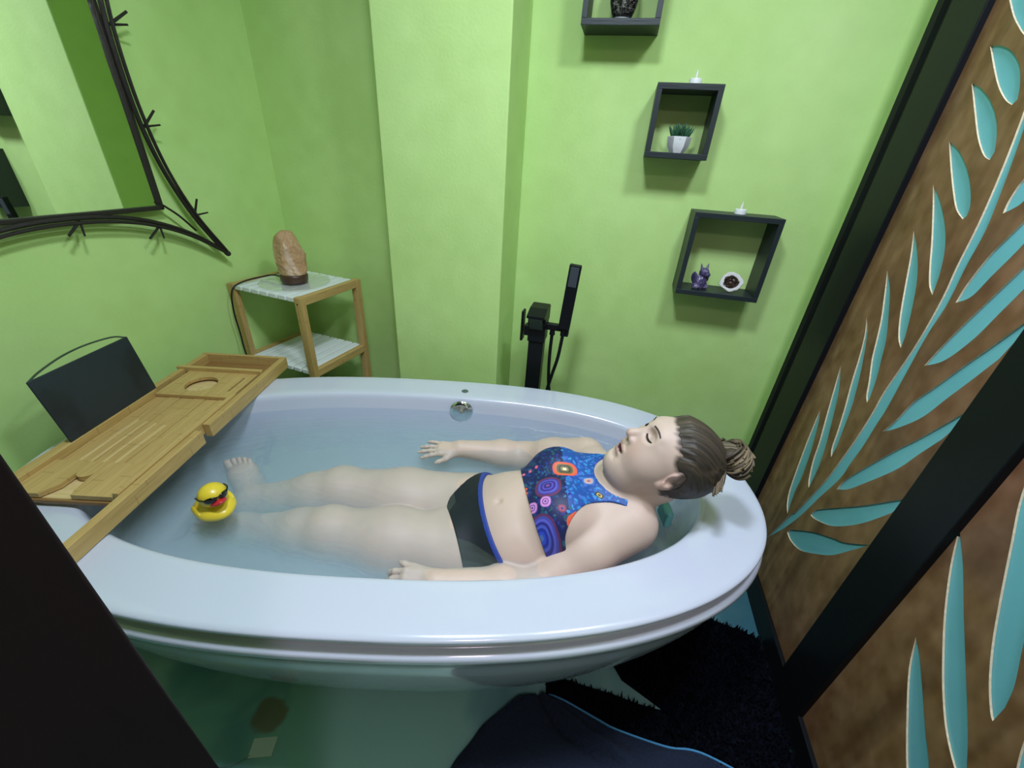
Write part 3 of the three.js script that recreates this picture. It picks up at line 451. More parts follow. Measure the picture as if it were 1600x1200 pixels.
{
  const c = thing('paper_card', 'small white paper card lying on the teal floor', 'card', [-0.645, 0.0008, -0.305], 0.35);
  part('card', box(-0.028, 0.028, 0, 0.0012, -0.02, 0.02, 0), std({ color: 0xd6d8da, roughness: 0.8 }), c);
  part('string', tube([[-0.024, 0.001, 0.014], [-0.06, 0.0012, 0.03], [-0.12, 0.0012, 0.035], [-0.2, 0.0012, 0.06]], 0.0009, 30, 5), std({ color: 0x8c9c96, roughness: 0.8 }), c);
}
//@@PART3@@
// ---------------------------------------------------------------- the bather
// One distance field, meshed once: body, head, hands and feet are one surface. Clothes and hair are shells over it.
const smin = (a, b, k) => { const h = Math.max(k - Math.abs(a - b), 0) / k; return Math.min(a, b) - h * h * k * 0.25; };
const smax = (a, b, k) => -smin(-a, -b, k);
function cap(ax, ay, az, ra, bx, by, bz, rb) { // tapered capsule
  const ux = bx - ax, uy = by - ay, uz = bz - az, l2 = ux * ux + uy * uy + uz * uz || 1e-9;
  return (x, y, z) => { const px = x - ax, py = y - ay, pz = z - az, t = clamp((px * ux + py * uy + pz * uz) / l2), dx = px - ux * t, dy = py - uy * t, dz = pz - uz * t; return Math.sqrt(dx * dx + dy * dy + dz * dz) - ra - (rb - ra) * t; };
}
function ell(c, ax, r) { // ellipsoid: centre, three unit axes, three radii
  const [cx, cy, cz] = c, [A, B, C] = ax, [a, b, d] = r;
  return (x, y, z) => { x -= cx; y -= cy; z -= cz; const p = (x * A[0] + y * A[1] + z * A[2]) / a, q = (x * B[0] + y * B[1] + z * B[2]) / b, w = (x * C[0] + y * C[1] + z * C[2]) / d, k0 = Math.sqrt(p * p + q * q + w * w), k1 = Math.sqrt((p / a) ** 2 + (q / b) ** 2 + (w / d) ** 2); return k1 > 1e-9 ? (k0 * (k0 - 1)) / k1 : -Math.min(a, b, d); };
}
function union(list, k) { const n = list.length; return (x, y, z) => { let d = list[0](x, y, z); for (let i = 1; i < n; i++) d = smin(d, list[i](x, y, z), k); return d; }; }
const unit = (v) => { const l = Math.hypot(...v); return v.map((x) => x / l); }, cross = (a, b) => [a[1] * b[2] - a[2] * b[1], a[2] * b[0] - a[0] * b[2], a[0] * b[1] - a[1] * b[0]];
const dot = (a, b) => a[0] * b[0] + a[1] * b[1] + a[2] * b[2], add = (a, b, s = 1) => [a[0] + b[0] * s, a[1] + b[1] * s, a[2] + b[2] * s];

// surface nets over a box, skipping blocks far from the surface
function nets(field, lo, hi, h, slack = 1.5) {
  const nx = Math.ceil((hi[0] - lo[0]) / h) + 2, ny = Math.ceil((hi[1] - lo[1]) / h) + 2, nz = Math.ceil((hi[2] - lo[2]) / h) + 2, S = 8, val = new Float32Array(nx * ny * nz).fill(NaN), at = (i, j, k) => (k * ny + j) * nx + i;
  const blocks = [];
  for (let k = 0; k < nz - 1; k += S) for (let j = 0; j < ny - 1; j += S) for (let i = 0; i < nx - 1; i += S) {
    const d = field(lo[0] + (i + S / 2) * h, lo[1] + (j + S / 2) * h, lo[2] + (k + S / 2) * h);
    if (Math.abs(d) < S * h * 0.87 * slack) blocks.push([i, j, k]);
  }
  for (const [i0, j0, k0] of blocks) for (let k = k0; k <= Math.min(k0 + S, nz - 1); k++) for (let j = j0; j <= Math.min(j0 + S, ny - 1); j++) for (let i = i0; i <= Math.min(i0 + S, nx - 1); i++) { const a = at(i, j, k); if (val[a] !== val[a]) val[a] = field(lo[0] + i * h, lo[1] + j * h, lo[2] + k * h); }
  const vid = new Map(), pos = [], idx = [], C = [[0, 0, 0], [1, 0, 0], [0, 1, 0], [1, 1, 0], [0, 0, 1], [1, 0, 1], [0, 1, 1], [1, 1, 1]], E = [[0, 1], [2, 3], [4, 5], [6, 7], [0, 2], [1, 3], [4, 6], [5, 7], [0, 4], [1, 5], [2, 6], [3, 7]], v = new Float64Array(8);
  for (const [i0, j0, k0] of blocks) for (let k = k0; k < Math.min(k0 + S, nz - 1); k++) for (let j = j0; j < Math.min(j0 + S, ny - 1); j++) for (let i = i0; i < Math.min(i0 + S, nx - 1); i++) {
    let m = 0; for (let c = 0; c < 8; c++) { v[c] = val[at(i + C[c][0], j + C[c][1], k + C[c][2])]; if (v[c] < 0) m |= 1 << c; }
    if (m === 0 || m === 255) continue;
    let x = 0, y = 0, z = 0, n = 0;
    for (const [a, b] of E) if ((v[a] < 0) !== (v[b] < 0)) { const t = v[a] / (v[a] - v[b]); x += C[a][0] + (C[b][0] - C[a][0]) * t; y += C[a][1] + (C[b][1] - C[a][1]) * t; z += C[a][2] + (C[b][2] - C[a][2]) * t; n++; }
    vid.set(at(i, j, k), pos.length / 3); pos.push(lo[0] + (i + x / n) * h, lo[1] + (j + y / n) * h, lo[2] + (k + z / n) * h);
  }
  const dx = 1, dy = nx, dz = nx * ny;
  for (const key of vid.keys()) {
    const q = (a, b, c, d, flip) => { const A = vid.get(a), B = vid.get(b), Cc = vid.get(c), D = vid.get(d); if (A === undefined || B === undefined || Cc === undefined || D === undefined) return; if (flip) idx.push(A, Cc, B, A, D, Cc); else idx.push(A, B, Cc, A, Cc, D); };
    const f0 = val[key] < 0;
    if (f0 !== val[key + dx] < 0) q(key, key - dy, key - dy - dz, key - dz, !f0);
    if (f0 !== val[key + dy] < 0) q(key, key - dz, key - dz - dx, key - dx, !f0);
    if (f0 !== val[key + dz] < 0) q(key, key - dx, key - dx - dy, key - dy, !f0);
  }
  const nor = new Float32Array(pos.length), e = h * 0.6;
  for (let i = 0; i < pos.length; i += 3) { const [x, y, z] = [pos[i], pos[i + 1], pos[i + 2]]; const g = unit([field(x + e, y, z) - field(x - e, y, z) + 1e-12, field(x, y + e, z) - field(x, y - e, z), field(x, y, z + e) - field(x, y, z - e)]); nor[i] = g[0]; nor[i + 1] = g[1]; nor[i + 2] = g[2]; }
  const g = new THREE.BufferGeometry(); g.setAttribute('position', new THREE.Float32BufferAttribute(pos, 3)); g.setAttribute('normal', new THREE.BufferAttribute(nor, 3)); g.setIndex(idx); return g;
}

// head frame: right, up, forward of the bather
const H0 = [0.2035, 0.733, -0.833], HR = unit([-0.0222, -0.0545, -0.9983]), HU = unit([0.6421, 0.7646, -0.056]), HF = unit(cross(HU, HR));
const HS = 0.98, hp = (r, u, f) => add(add(add(H0, HR, r * HS), HU, u * HS), HF, f * HS), toHead = (x, y, z) => { const p = [x - H0[0], y - H0[1], z - H0[2]]; return [dot(p, HR) / HS, dot(p, HU) / HS, dot(p, HF) / HS]; };
const hell = (r, u, f, a, b, c) => ell([r, u, f], [[1, 0, 0], [0, 1, 0], [0, 0, 1]], [a, b, c]);
const skull = union([hell(0, 0.03, -0.012, 0.077, 0.086, 0.094), hell(0, 0.0, 0.03, 0.066, 0.08, 0.066)], 0.05);
const face = union([skull, hell(0, -0.045, 0.036, 0.058, 0.062, 0.05), hell(0.032, -0.036, 0.045, 0.034, 0.036, 0.036), hell(-0.032, -0.036, 0.045, 0.034, 0.036, 0.036), hell(0, -0.104, 0.07, 0.022, 0.017, 0.021), hell(0, -0.112, 0.028, 0.05, 0.028, 0.05), hell(0, -0.085, 0.04, 0.05, 0.03, 0.045), hell(0, 0.034, 0.072, 0.034, 0.014, 0.013)], 0.035);
const nose = union([cap(0, 0.018, 0.09, 0.0075, 0, -0.017, 0.11, 0.0125), hell(0.0145, -0.024, 0.097, 0.0085, 0.0085, 0.012), hell(-0.0145, -0.024, 0.097, 0.0085, 0.0085, 0.012)], 0.008);
const lips = union([hell(0.01, -0.0535, 0.092, 0.019, 0.0065, 0.0095), hell(-0.01, -0.0535, 0.092, 0.019, 0.0065, 0.0095), hell(0, -0.069, 0.091, 0.024, 0.0082, 0.0105)], 0.006);
const ear = (s) => { const o = ell([s * 0.079, 0.004, -0.006], [unit([s, 0, -0.45]), unit([0, 1, -0.18]), unit([s * 0.45, 0.1, 1])], [0.0095, 0.034, 0.021]), lobe = hell(s * 0.074, -0.029, 0.003, 0.007, 0.011, 0.009), bowl = ell([s * 0.09, 0.0, 0.002], [[1, 0, 0], [0, 1, 0], [0, 0, 1]], [0.01, 0.018, 0.0115]), fossa = ell([s * 0.091, 0.018, -0.006], [[1, 0, 0], [0, 1, 0], [0, 0, 1]], [0.008, 0.011, 0.01]); return (x, y, z) => smax(smax(smin(o(x, y, z), lobe(x, y, z), 0.01), -bowl(x, y, z), 0.006), -fossa(x, y, z), 0.006); };
const earL = ear(-1), earR = ear(1);
const eyeL = hell(-0.031, 0.019, 0.0725, 0.0155, 0.0115, 0.0115), eyeR = hell(0.031, 0.019, 0.0725, 0.0155, 0.0115, 0.0115), sockL = hell(-0.031, 0.022, 0.1, 0.022, 0.0145, 0.018), sockR = hell(0.031, 0.022, 0.1, 0.022, 0.0145, 0.018), slit = hell(0, -0.0612, 0.1, 0.026, 0.003, 0.014), nosL = hell(-0.0085, -0.033, 0.1, 0.004, 0.0045, 0.0065), nosR = hell(0.0085, -0.033, 0.1, 0.004, 0.0045, 0.0065), fold = hell(0, -0.0835, 0.101, 0.024, 0.006, 0.012);
function headField(x, y, z) {
  const [r, u, f] = toHead(x, y, z);
  let d = face(r, u, f); if (d > 0.06) return d * HS;
  d = smax(d, -sockL(r, u, f), 0.012); d = smax(d, -sockR(r, u, f), 0.012);
  d = smin(d, nose(r, u, f), 0.009); d = smin(d, Math.min(eyeL(r, u, f), eyeR(r, u, f)), 0.008);
  d = smax(d, -fold(r, u, f), 0.012); d = smin(d, lips(r, u, f), 0.006); d = smax(d, -slit(r, u, f), 0.003); d = smax(d, -Math.min(nosL(r, u, f), nosR(r, u, f)), 0.003);
  d = smin(d, Math.min(earL(r, u, f), earR(r, u, f)), 0.006);
  return d * HS;
}
// trunk
const W = unit([0.27, -0.02, 0.95]), AX = unit([0.86, 0.42, -0.24]), UPV = unit(cross(W, AX).map((v) => v)), LAT = unit(cross(AX, UPV)), fr = [AX, UPV, LAT];
const HIPL = [-0.265, 0.425, -0.675], HIPR = [-0.285, 0.425, -0.83];
const trunk = union([
  ell([-0.255, 0.43, -0.757], fr, [0.115, 0.098, 0.168]), ell([-0.17, 0.475, -0.757], fr, [0.1, 0.104, 0.152]), ell([-0.12, 0.505, -0.76], fr, [0.085, 0.098, 0.142]),
  ell([-0.05, 0.52, -0.785], fr, [0.1, 0.1, 0.138]), ell([0.02, 0.545, -0.815], fr, [0.1, 0.095, 0.142]), ell([0.075, 0.575, -0.845], fr, [0.07, 0.062, 0.15]),
], 0.05);
const bustL = ell([-0.02, 0.578, -0.735], fr, [0.082, 0.082, 0.08]), bustR = ell([-0.045, 0.585, -0.862], fr, [0.08, 0.082, 0.074]), navel = ell([-0.178, 0.603, -0.722], fr, [0.007, 0.016, 0.005]);
const neck = union([cap(...hp(0, -0.05, -0.035), 0.055, 0.115, 0.605, -0.84, 0.06), cap(...hp(0, -0.1, -0.005), 0.04, 0.095, 0.615, -0.83, 0.046)], 0.03);
const SHL = [0.148, 0.578, -0.765], SHR = [0.02, 0.565, -1.005], ELL = [-0.045, 0.474, -0.6], ELR = [-0.175, 0.478, -1.05], WRL = [-0.258, 0.505, -0.53], WRR = [-0.367, 0.517, -0.977];
const girdle = union([cap(0.1, 0.6, -0.82, 0.052, ...SHL, 0.056), cap(0.09, 0.595, -0.87, 0.052, ...SHR, 0.05)], 0.02);
const armL = union([cap(...SHL, 0.066, ...add(SHL, [-0.09, -0.045, 0.07]), 0.058), cap(...add(SHL, [-0.09, -0.045, 0.07]), 0.058, ...ELL, 0.043), cap(...ELL, 0.042, ...add(ELL, [-0.07, 0.01, 0.022]), 0.042), cap(...add(ELL, [-0.07, 0.01, 0.022]), 0.042, ...WRL, 0.027)], 0.025);
const armR = union([cap(...SHR, 0.056, ...add(SHR, [-0.1, -0.045, -0.025]), 0.054), cap(...add(SHR, [-0.1, -0.045, -0.025]), 0.052, ...ELR, 0.044), cap(...ELR, 0.043, ...add(ELR, [-0.065, 0.014, 0.024]), 0.041), cap(...add(ELR, [-0.065, 0.014, 0.024]), 0.04, ...WRR, 0.0255)], 0.025);
// hands: wrist, finger direction, back of the hand, thumb side
function hand(w, f, b, th, s, curls, spread, away = 0.62) {
  f = unit(f); b = unit(add(b, f, -dot(b, f))); let t = cross(f, b); if (dot(t, th) < 0) t = t.map((x) => -x);
  const P = (a, c, e) => add(add(add(w, f, a * s), t, c * s), b, e * s), palm = [];
  const lat = [0.028, 0.0095, -0.009, -0.026], reach = [0.083, 0.086, 0.082, 0.074], len = [[0.038, 0.023, 0.018], [0.042, 0.026, 0.019], [0.039, 0.024, 0.018], [0.03, 0.018, 0.016]], fingers = [];
  for (let i = 0; i < 4; i++) palm.push(cap(...P(0.005, lat[i] * 0.5, 0), 0.0155 * s, ...P(reach[i], lat[i], 0), 0.0115 * s));
  palm.push(cap(...P(0.02, 0.016, -0.006), 0.015 * s, ...P(0.05, 0.03, -0.006), 0.012 * s));
  for (let i = 0; i < 4; i++) {
    let p = P(reach[i], lat[i], 0), a = 0, chain = []; const side = spread[i], r = [0.0092, 0.0086, 0.0077, 0.0066].map((x) => x * s * (i === 3 ? 0.88 : 1));
    for (let k = 0; k < 3; k++) { a += curls[i][k]; const d = unit(add(add(f.map((x) => x * Math.cos(a)), b, -Math.sin(a)), t, side)), q = add(p, d, len[i][k] * s); chain.push(cap(...p, r[k], ...q, r[k + 1])); p = q; }
    fingers.push(union(chain, 0.004));
  }
  let p = P(0.03, 0.027, -0.004); const th1 = unit(add(add(f.map((x) => x * 0.8), t, away), b, -0.1)), th2 = unit(add(add(f.map((x) => x * 0.93), t, 0.3), b, -0.2)), q = add(p, th1, 0.038 * s), q2 = add(q, th2, 0.032 * s), q3 = add(q2, th2, 0.012 * s);
  fingers.push(union([cap(...p, 0.013 * s, ...q, 0.0102 * s), cap(...q, 0.0102 * s, ...q2, 0.0086 * s), cap(...q2, 0.0086 * s, ...q3, 0.006 * s)], 0.005));
  const pl = union(palm, 0.014), c0 = P(0.085, 0, 0);
  return (x, y, z) => { const far = Math.hypot(x - c0[0], y - c0[1], z - c0[2]) - 0.13; if (far > 0.04) return far; let d = pl(x, y, z), m = 9; for (const g of fingers) m = Math.min(m, g(x, y, z)); return smin(d, m, 0.007); };
}
const handR = hand(WRR, [-0.9, 0.02, 0.33], [0, 1, 0.15], [0, 0, 1], 0.76, [[0.12, 0.14, 0.1], [0.04, 0.1, 0.1], [0.02, 0.12, 0.12], [-0.02, 0.12, 0.1]], [0.1, 0.02, -0.08, -0.26]);
const handL = hand(WRL, [-0.93, 0.03, 0.28], [0.05, 0.9, 0.45], [0, 0.3, -1], 0.8, [[0.38, 0.5, 0.4], [0.44, 0.6, 0.4], [0.46, 0.6, 0.4], [0.45, 0.55, 0.4]], [0.03, 0, -0.03, -0.06], 0.3);
// legs and feet
const KNL = [-0.605, 0.428, -0.632], KNR = [-0.665, 0.432, -0.775], ANL = [-0.865, 0.395, -0.6], ANR = [-0.915, 0.405, -0.688];
const legChain = (h, k, a) => { const m = add(h, add(k, h, -1), 0.5), c = add(k, add(a, k, -1), 0.32); return union([cap(...h, 0.1, ...m, 0.09), cap(...m, 0.09, ...k, 0.066), cap(...add(k, [0, 0.012, 0]), 0.06, ...k, 0.062), cap(...k, 0.06, ...add(c, [0, -0.001, 0]), 0.059), cap(...add(c, [0, -0.001, 0]), 0.059, ...a, 0.036)], 0.03); };
function foot(a, dir, up, s, side) { // ankle, heel-to-toe, top of the foot
  dir = unit(dir); up = unit(add(up, dir, -dot(up, dir))); const t = cross(dir, up).map((x) => x * side), P = (x, y, z) => add(add(add(a, dir, x * s), up, y * s), t, z * s), toes = [];
  const base = union([cap(...P(-0.025, -0.035, 0), 0.03 * s, ...P(0.0, 0.0, 0), 0.036 * s), cap(...P(-0.025, -0.038, 0), 0.028 * s, ...P(0.1, -0.036, 0.018), 0.026 * s), cap(...P(-0.02, -0.038, 0), 0.026 * s, ...P(0.09, -0.042, -0.02), 0.021 * s), cap(...P(0, -0.005, 0), 0.034 * s, ...P(0.09, -0.03, 0.01), 0.024 * s)], 0.03);
  [[0.028, 0.148, 0.0125], [0.008, 0.146, 0.0085], [-0.008, 0.139, 0.008], [-0.022, 0.13, 0.0075], [-0.034, 0.119, 0.007]].forEach(([z, x, r]) => toes.push(cap(...P(0.095 - Math.abs(z) * 0.3, -0.035, z * 0.85), r * s * 1.05, ...P(x, -0.036, z), r * s)));
  return (x, y, z) => { let m = 9; for (const g of toes) m = Math.min(m, g(x, y, z)); return smin(base(x, y, z), m, 0.008); };
}
const footL = foot(ANL, [-0.86, 0.22, 0.3], [-0.3, 0.6, 0.7], 0.86, -1), footR = foot(ANR, [-0.66, 0.62, -0.3], [0.25, 0.5, 0.8], 0.96, -1);
const legL0 = legChain(HIPL, KNL, ANL), legR0 = legChain(HIPR, KNR, ANR);
const legL = (x, y, z) => (x < -0.78 ? smin(legL0(x, y, z), footL(x, y, z), 0.025) : legL0(x, y, z)), legR = (x, y, z) => (x < -0.78 ? smin(legR0(x, y, z), footR(x, y, z), 0.025) : legR0(x, y, z));
function torsoField(x, y, z) {
  let d = trunk(x, y, z);
  const b = smin(bustL(x, y, z), bustR(x, y, z), 0.03); d = smin(d, b, 0.03);
  d = smin(d, neck(x, y, z), 0.03); return smin(d, girdle(x, y, z), 0.035);
}
function body(x, y, z) {
  let d = 9;
  if (x > -0.42) {
    const t = torsoField(x, y, z); d = smax(t, -navel(x, y, z), 0.012);
    if (x > 0.02) d = smin(d, headField(x, y, z), 0.009);
    const aL = armL(x, y, z), aR = armR(x, y, z); d = smin(smin(d, aL, 0.01), aR, 0.012);
  }
  if (x < -0.12) {
    const l = legL(x, y, z), r = legR(x, y, z); if (x > -0.42) d = Math.min(smin(d, l, 0.035), smin(d, r, 0.035)); else d = smin(l, r, 0.006);
    if (z > -0.66) d = smin(d, smin(handL(x, y, z), armL(x, y, z), 0.015), 0.004); else if (z < -0.8) d = smin(d, smin(handR(x, y, z), armR(x, y, z), 0.015), 0.004);
  }
  return d;
}
const hairLine = (r, u, f) => { const w = (fbm(r * 34, u * 34, f * 34, 2) - 0.5) * 0.014 + (noise3(Math.atan2(r, u + 0.06) * 20, 1, 2) - 0.5) * 0.014; return f - Math.max(0.012 + 0.74 * u - 0.5 * Math.max(0, Math.abs(r) - 0.045), -0.032 + 0.1 * u) + w; };
const bather = thing('person', 'woman lying back in the bath in a patterned crop top and black swim bottoms', 'person', [0, 0, 0]);
{
  const g = nets(body, [-1.12, 0.28, -1.12], [0.36, 0.88, -0.44], 0.0032);
  const p = g.attributes.position, col = new Float32Array(p.count * 3), c = new THREE.Color();
  const skin = [0.6, 0.44, 0.365], pink = [0.55, 0.3, 0.25], lip = [0.4, 0.2, 0.18];
  for (let i = 0; i < p.count; i++) {
    const x = p.getX(i), y = p.getY(i), z = p.getZ(i); let k = lerp3(skin, [0.51, 0.38, 0.32], clamp((fbm(x * 22, y * 22, z * 22, 3) - 0.4) * 1.2));
    if (x > 0.02 && y > 0.6) {
      const [r, u, f] = toHead(x, y, z);
      k = lerp3(k, pink, 0.45 * Math.exp(-(((Math.abs(r) - 0.042) / 0.022) ** 2) - ((u + 0.03) / 0.03) ** 2) * (f > 0 ? 1 : 0));
      k = lerp3(k, pink, 0.4 * Math.exp(-((r / 0.014) ** 2) - ((u + 0.022) / 0.016) ** 2) * (f > 0.09 ? 1 : 0));
      k = lerp3(k, pink, 0.45 * sstep(0.074, 0.082, Math.abs(r)) * (u > -0.045 && u < 0.045 && f < 0.02 ? 1 : 0));
      const lm = lips(r, u, f); k = lerp3(k, lip, 0.75 * sstep(0.0016, -0.0006, lm) * (f > 0.07 ? 1 : 0)); if (slit(r, u, f) < 0.0012) k = [0.08, 0.03, 0.03];
      k = lerp3(k, [0.4, 0.27, 0.2], 0.6 * sstep(0.003, 0, Math.min(eyeL(r, u, f), eyeR(r, u, f))) * (f > 0.05 ? 1 : 0));
    }
    if (x > 0.1 && y > 0.6) { const [hr, hu, hf] = toHead(x, y, z); if (hu > -0.075 && face(hr, hu, hf) < 0.012) { const q = hairLine(hr, hu, hf); if (q < 0.014) k = lerp3(k, [0.05, 0.036, 0.026], clamp(sstep(0.014, -0.004, q) * (0.5 + 0.9 * noise3(hr * 300, hu * 60, hf * 60)))); } }

    c.setRGB(...k); col.set([c.r, c.g, c.b], i * 3);
  }
  g.setAttribute('color', new THREE.BufferAttribute(col, 3));
  part('body', g, phys({ vertexColors: true, roughness: 0.54, sheen: 0.15, sheenColor: new THREE.Color(0.9, 0.6, 0.5), sheenRoughness: 0.5 }), bather);
}
// swimwear
{
  const plane = (a, b, c, keep) => { const n = unit(cross(add(b, a, -1), add(c, a, -1))), s = dot(add(keep, a, -1), n) > 0 ? -1 : 1; return (x, y, z) => s * ((x - a[0]) * n[0] + (y - a[1]) * n[1] + (z - a[2]) * n[2]); };
  const hem = plane([-0.15, 0.56, -0.89], [-0.03, 0.555, -0.62], [-0.09, 0.645, -0.675], [0.1, 0.6, -0.8]);
  const ball = (c, r) => (x, y, z) => r - Math.hypot(x - c[0], y - c[1], z - c[2]);
  const neckCut = ball([0.125, 0.67, -0.845], 0.083), armCutL = ball([0.1, 0.6, -0.665], 0.098), armCutR = ball([0.05, 0.6, -1.01], 0.1), back = plane([0.13, 0.66, -0.84], [0.13, 0.6, -0.7], [0.13, 0.6, -0.95], [0, 0.6, -0.8]);
  const trunkOnly = (x, y, z) => smax(torsoField(x, y, z), -navel(x, y, z), 0.012);
  const top = (x, y, z) => Math.max(trunkOnly(x, y, z) - 0.0045, hem(x, y, z), neckCut(x, y, z), armCutL(x, y, z), armCutR(x, y, z), back(x, y, z));
  const tg = nets(top, [-0.2, 0.4, -1.0], [0.16, 0.74, -0.58], 0.003, 2.2), p = tg.attributes.position, uv = [];
  // the print lies along the trunk: u towards the head, v from the far to the near side
  for (let i = 0; i < p.count; i++) { const d = [p.getX(i) + 0.182, p.getY(i) - 0.6, p.getZ(i) + 0.882]; uv.push(dot(d, unit([0.93, 0.3, -0.2])) / 0.32, 1 - dot(d, unit([0.2, -0.25, 0.95])) / 0.32); }
  tg.setAttribute('uv', new THREE.Float32BufferAttribute(uv, 2));
  const cv = document.createElement('canvas'); cv.width = cv.height = 1024; const q = cv.getContext('2d'), R = rng(31);
  q.fillStyle = '#1c4f9c'; q.fillRect(0, 0, 1024, 1024); q.fillStyle = '#121c52'; q.fillRect(0, 0, 470, 1024);
  for (let i = 0; i < 1500; i++) { const x = R() * 1024, y = R() * 1024, a = x < 440 + R() * 60; q.fillStyle = a ? ['#16307a', '#0c1a48', '#1a5a78', '#242a86', '#174a60'][(R() * 5) | 0] : ['#2a78c4', '#1a5cb0', '#3a90d0', '#2348a0', '#4a6ac0'][(R() * 5) | 0]; q.beginPath(); q.ellipse(x, y, 6 + R() * 14, 5 + R() * 9, R() * 3, 0, 7); q.fill(); }
  const blob = (x, y, w, h, cols, rot = 0) => { q.save(); q.translate(x, y); q.rotate(rot); cols.forEach((cl, i) => { const k = 1 - i / cols.length; q.fillStyle = cl; const a = w * k, b = h * k, r = Math.min(a, b) * 0.42; q.beginPath(); q.roundRect(-a / 2, -b / 2, a, b, r); q.fill(); }); q.restore(); };
  blob(470, 250, 190, 120, ['#e2553f', '#d8683c', '#5a5a34', '#3a3a2c', '#8a7a48', '#f4e6b8']);
  blob(330, 440, 210, 230, ['#6a2c50', '#4a3a92', '#5a5ac0', '#3a2c86', '#5a4ab8', '#2c2c78', '#8a4a9c']);
  blob(230, 800, 270, 250, ['#5e2a58', '#4448a0', '#5a5cc4', '#2c2c8a', '#4a5ac0', '#1c2f9a', '#2a4ac8', '#4a6ab0'], -0.25);
  [[110, 420], [116, 470], [112, 520]].forEach(([x, y], i) => blob(x, y, 96, 34, ['#e2583e', '#ee8a50'], -0.35));
  [[90, 640], [195, 610], [305, 590]].forEach(([x, y]) => blob(x, y, 84, 84, ['#c27ac2', '#d694d2', '#7a4a9c', '#d694d2', '#5a3a8a'], 0.1));
  [[120, 230], [180, 215], [240, 200], [70, 250]].forEach(([x, y]) => blob(x, y, 32, 32, ['#c2507a', '#e07a9c']));
  blob(520, 730, 170, 130, ['#e25a3c', '#c84a38', '#e87a4a'], -0.6); blob(420, 650, 60, 54, ['#7a2c50', '#a8446a', '#2c2c78']);
  blob(640, 350, 100, 80, ['#3a6ab8', '#a8a0b8', '#d89a8a', '#8a6a8a']); blob(700, 480, 66, 40, ['#101820', '#c8a83c', '#182028'], 0.7);
  for (let i = 0; i < 26; i++) blob(60 + R() * 400, 905 + R() * 100, 26 + R() * 20, 26 + R() * 16, [['#b8a43c', '#c4784a', '#3a8a6a', '#c0c4b0', '#2c6a9c'][(R() * 5) | 0], '#14303c']);
  const ct = new THREE.CanvasTexture(cv); ct.colorSpace = THREE.SRGBColorSpace; ct.wrapS = ct.wrapT = THREE.MirroredRepeatWrapping;
  part('crop_top', tg, std({ map: ct, roughness: 0.55 }), bather).userData.label = 'blue patterned crop top';
  const waist = plane([-0.245, 0.53, -0.87], [-0.1, 0.5, -0.585], [-0.19, 0.565, -0.685], [-0.4, 0.4, -0.75]);
  const legCut = (a, b) => plane(a, b, add(a, [-0.012, 0.2, 0]), [0, 0.5, -0.75]);
  const cutL = legCut([-0.325, 0.5, -0.75], [-0.195, 0.5, -0.56]), cutR = legCut([-0.325, 0.5, -0.75], [-0.245, 0.5, -0.93]);
  const hips = (x, y, z) => { const d = smax(torsoField(x, y, z), -navel(x, y, z), 0.012); return Math.min(smin(d, legL(x, y, z), 0.035), smin(d, legR(x, y, z), 0.035)); };
  const bottom = (x, y, z) => Math.max(hips(x, y, z) - 0.004, waist(x, y, z), smax(cutL(x, y, z), cutR(x, y, z), 0.02));
  const bg = nets(bottom, [-0.36, 0.33, -0.95], [-0.05, 0.62, -0.55], 0.003, 2.2);
  const bm = part('swim_bottoms', bg, std({ color: new THREE.Color().setRGB(0.003, 0.007, 0.014), roughness: 0.6 }), bather); bm.userData.label = 'black swim bottoms with a blue waistband';
  const band = (x, y, z) => Math.max(hips(x, y, z) - 0.0058, waist(x, y, z), -0.012 - waist(x, y, z));
  part('waistband', nets(band, [-0.29, 0.36, -0.95], [-0.05, 0.62, -0.55], 0.003, 2.2), std({ color: new THREE.Color().setRGB(0.02, 0.05, 0.3), roughness: 0.6 }), bm);
}
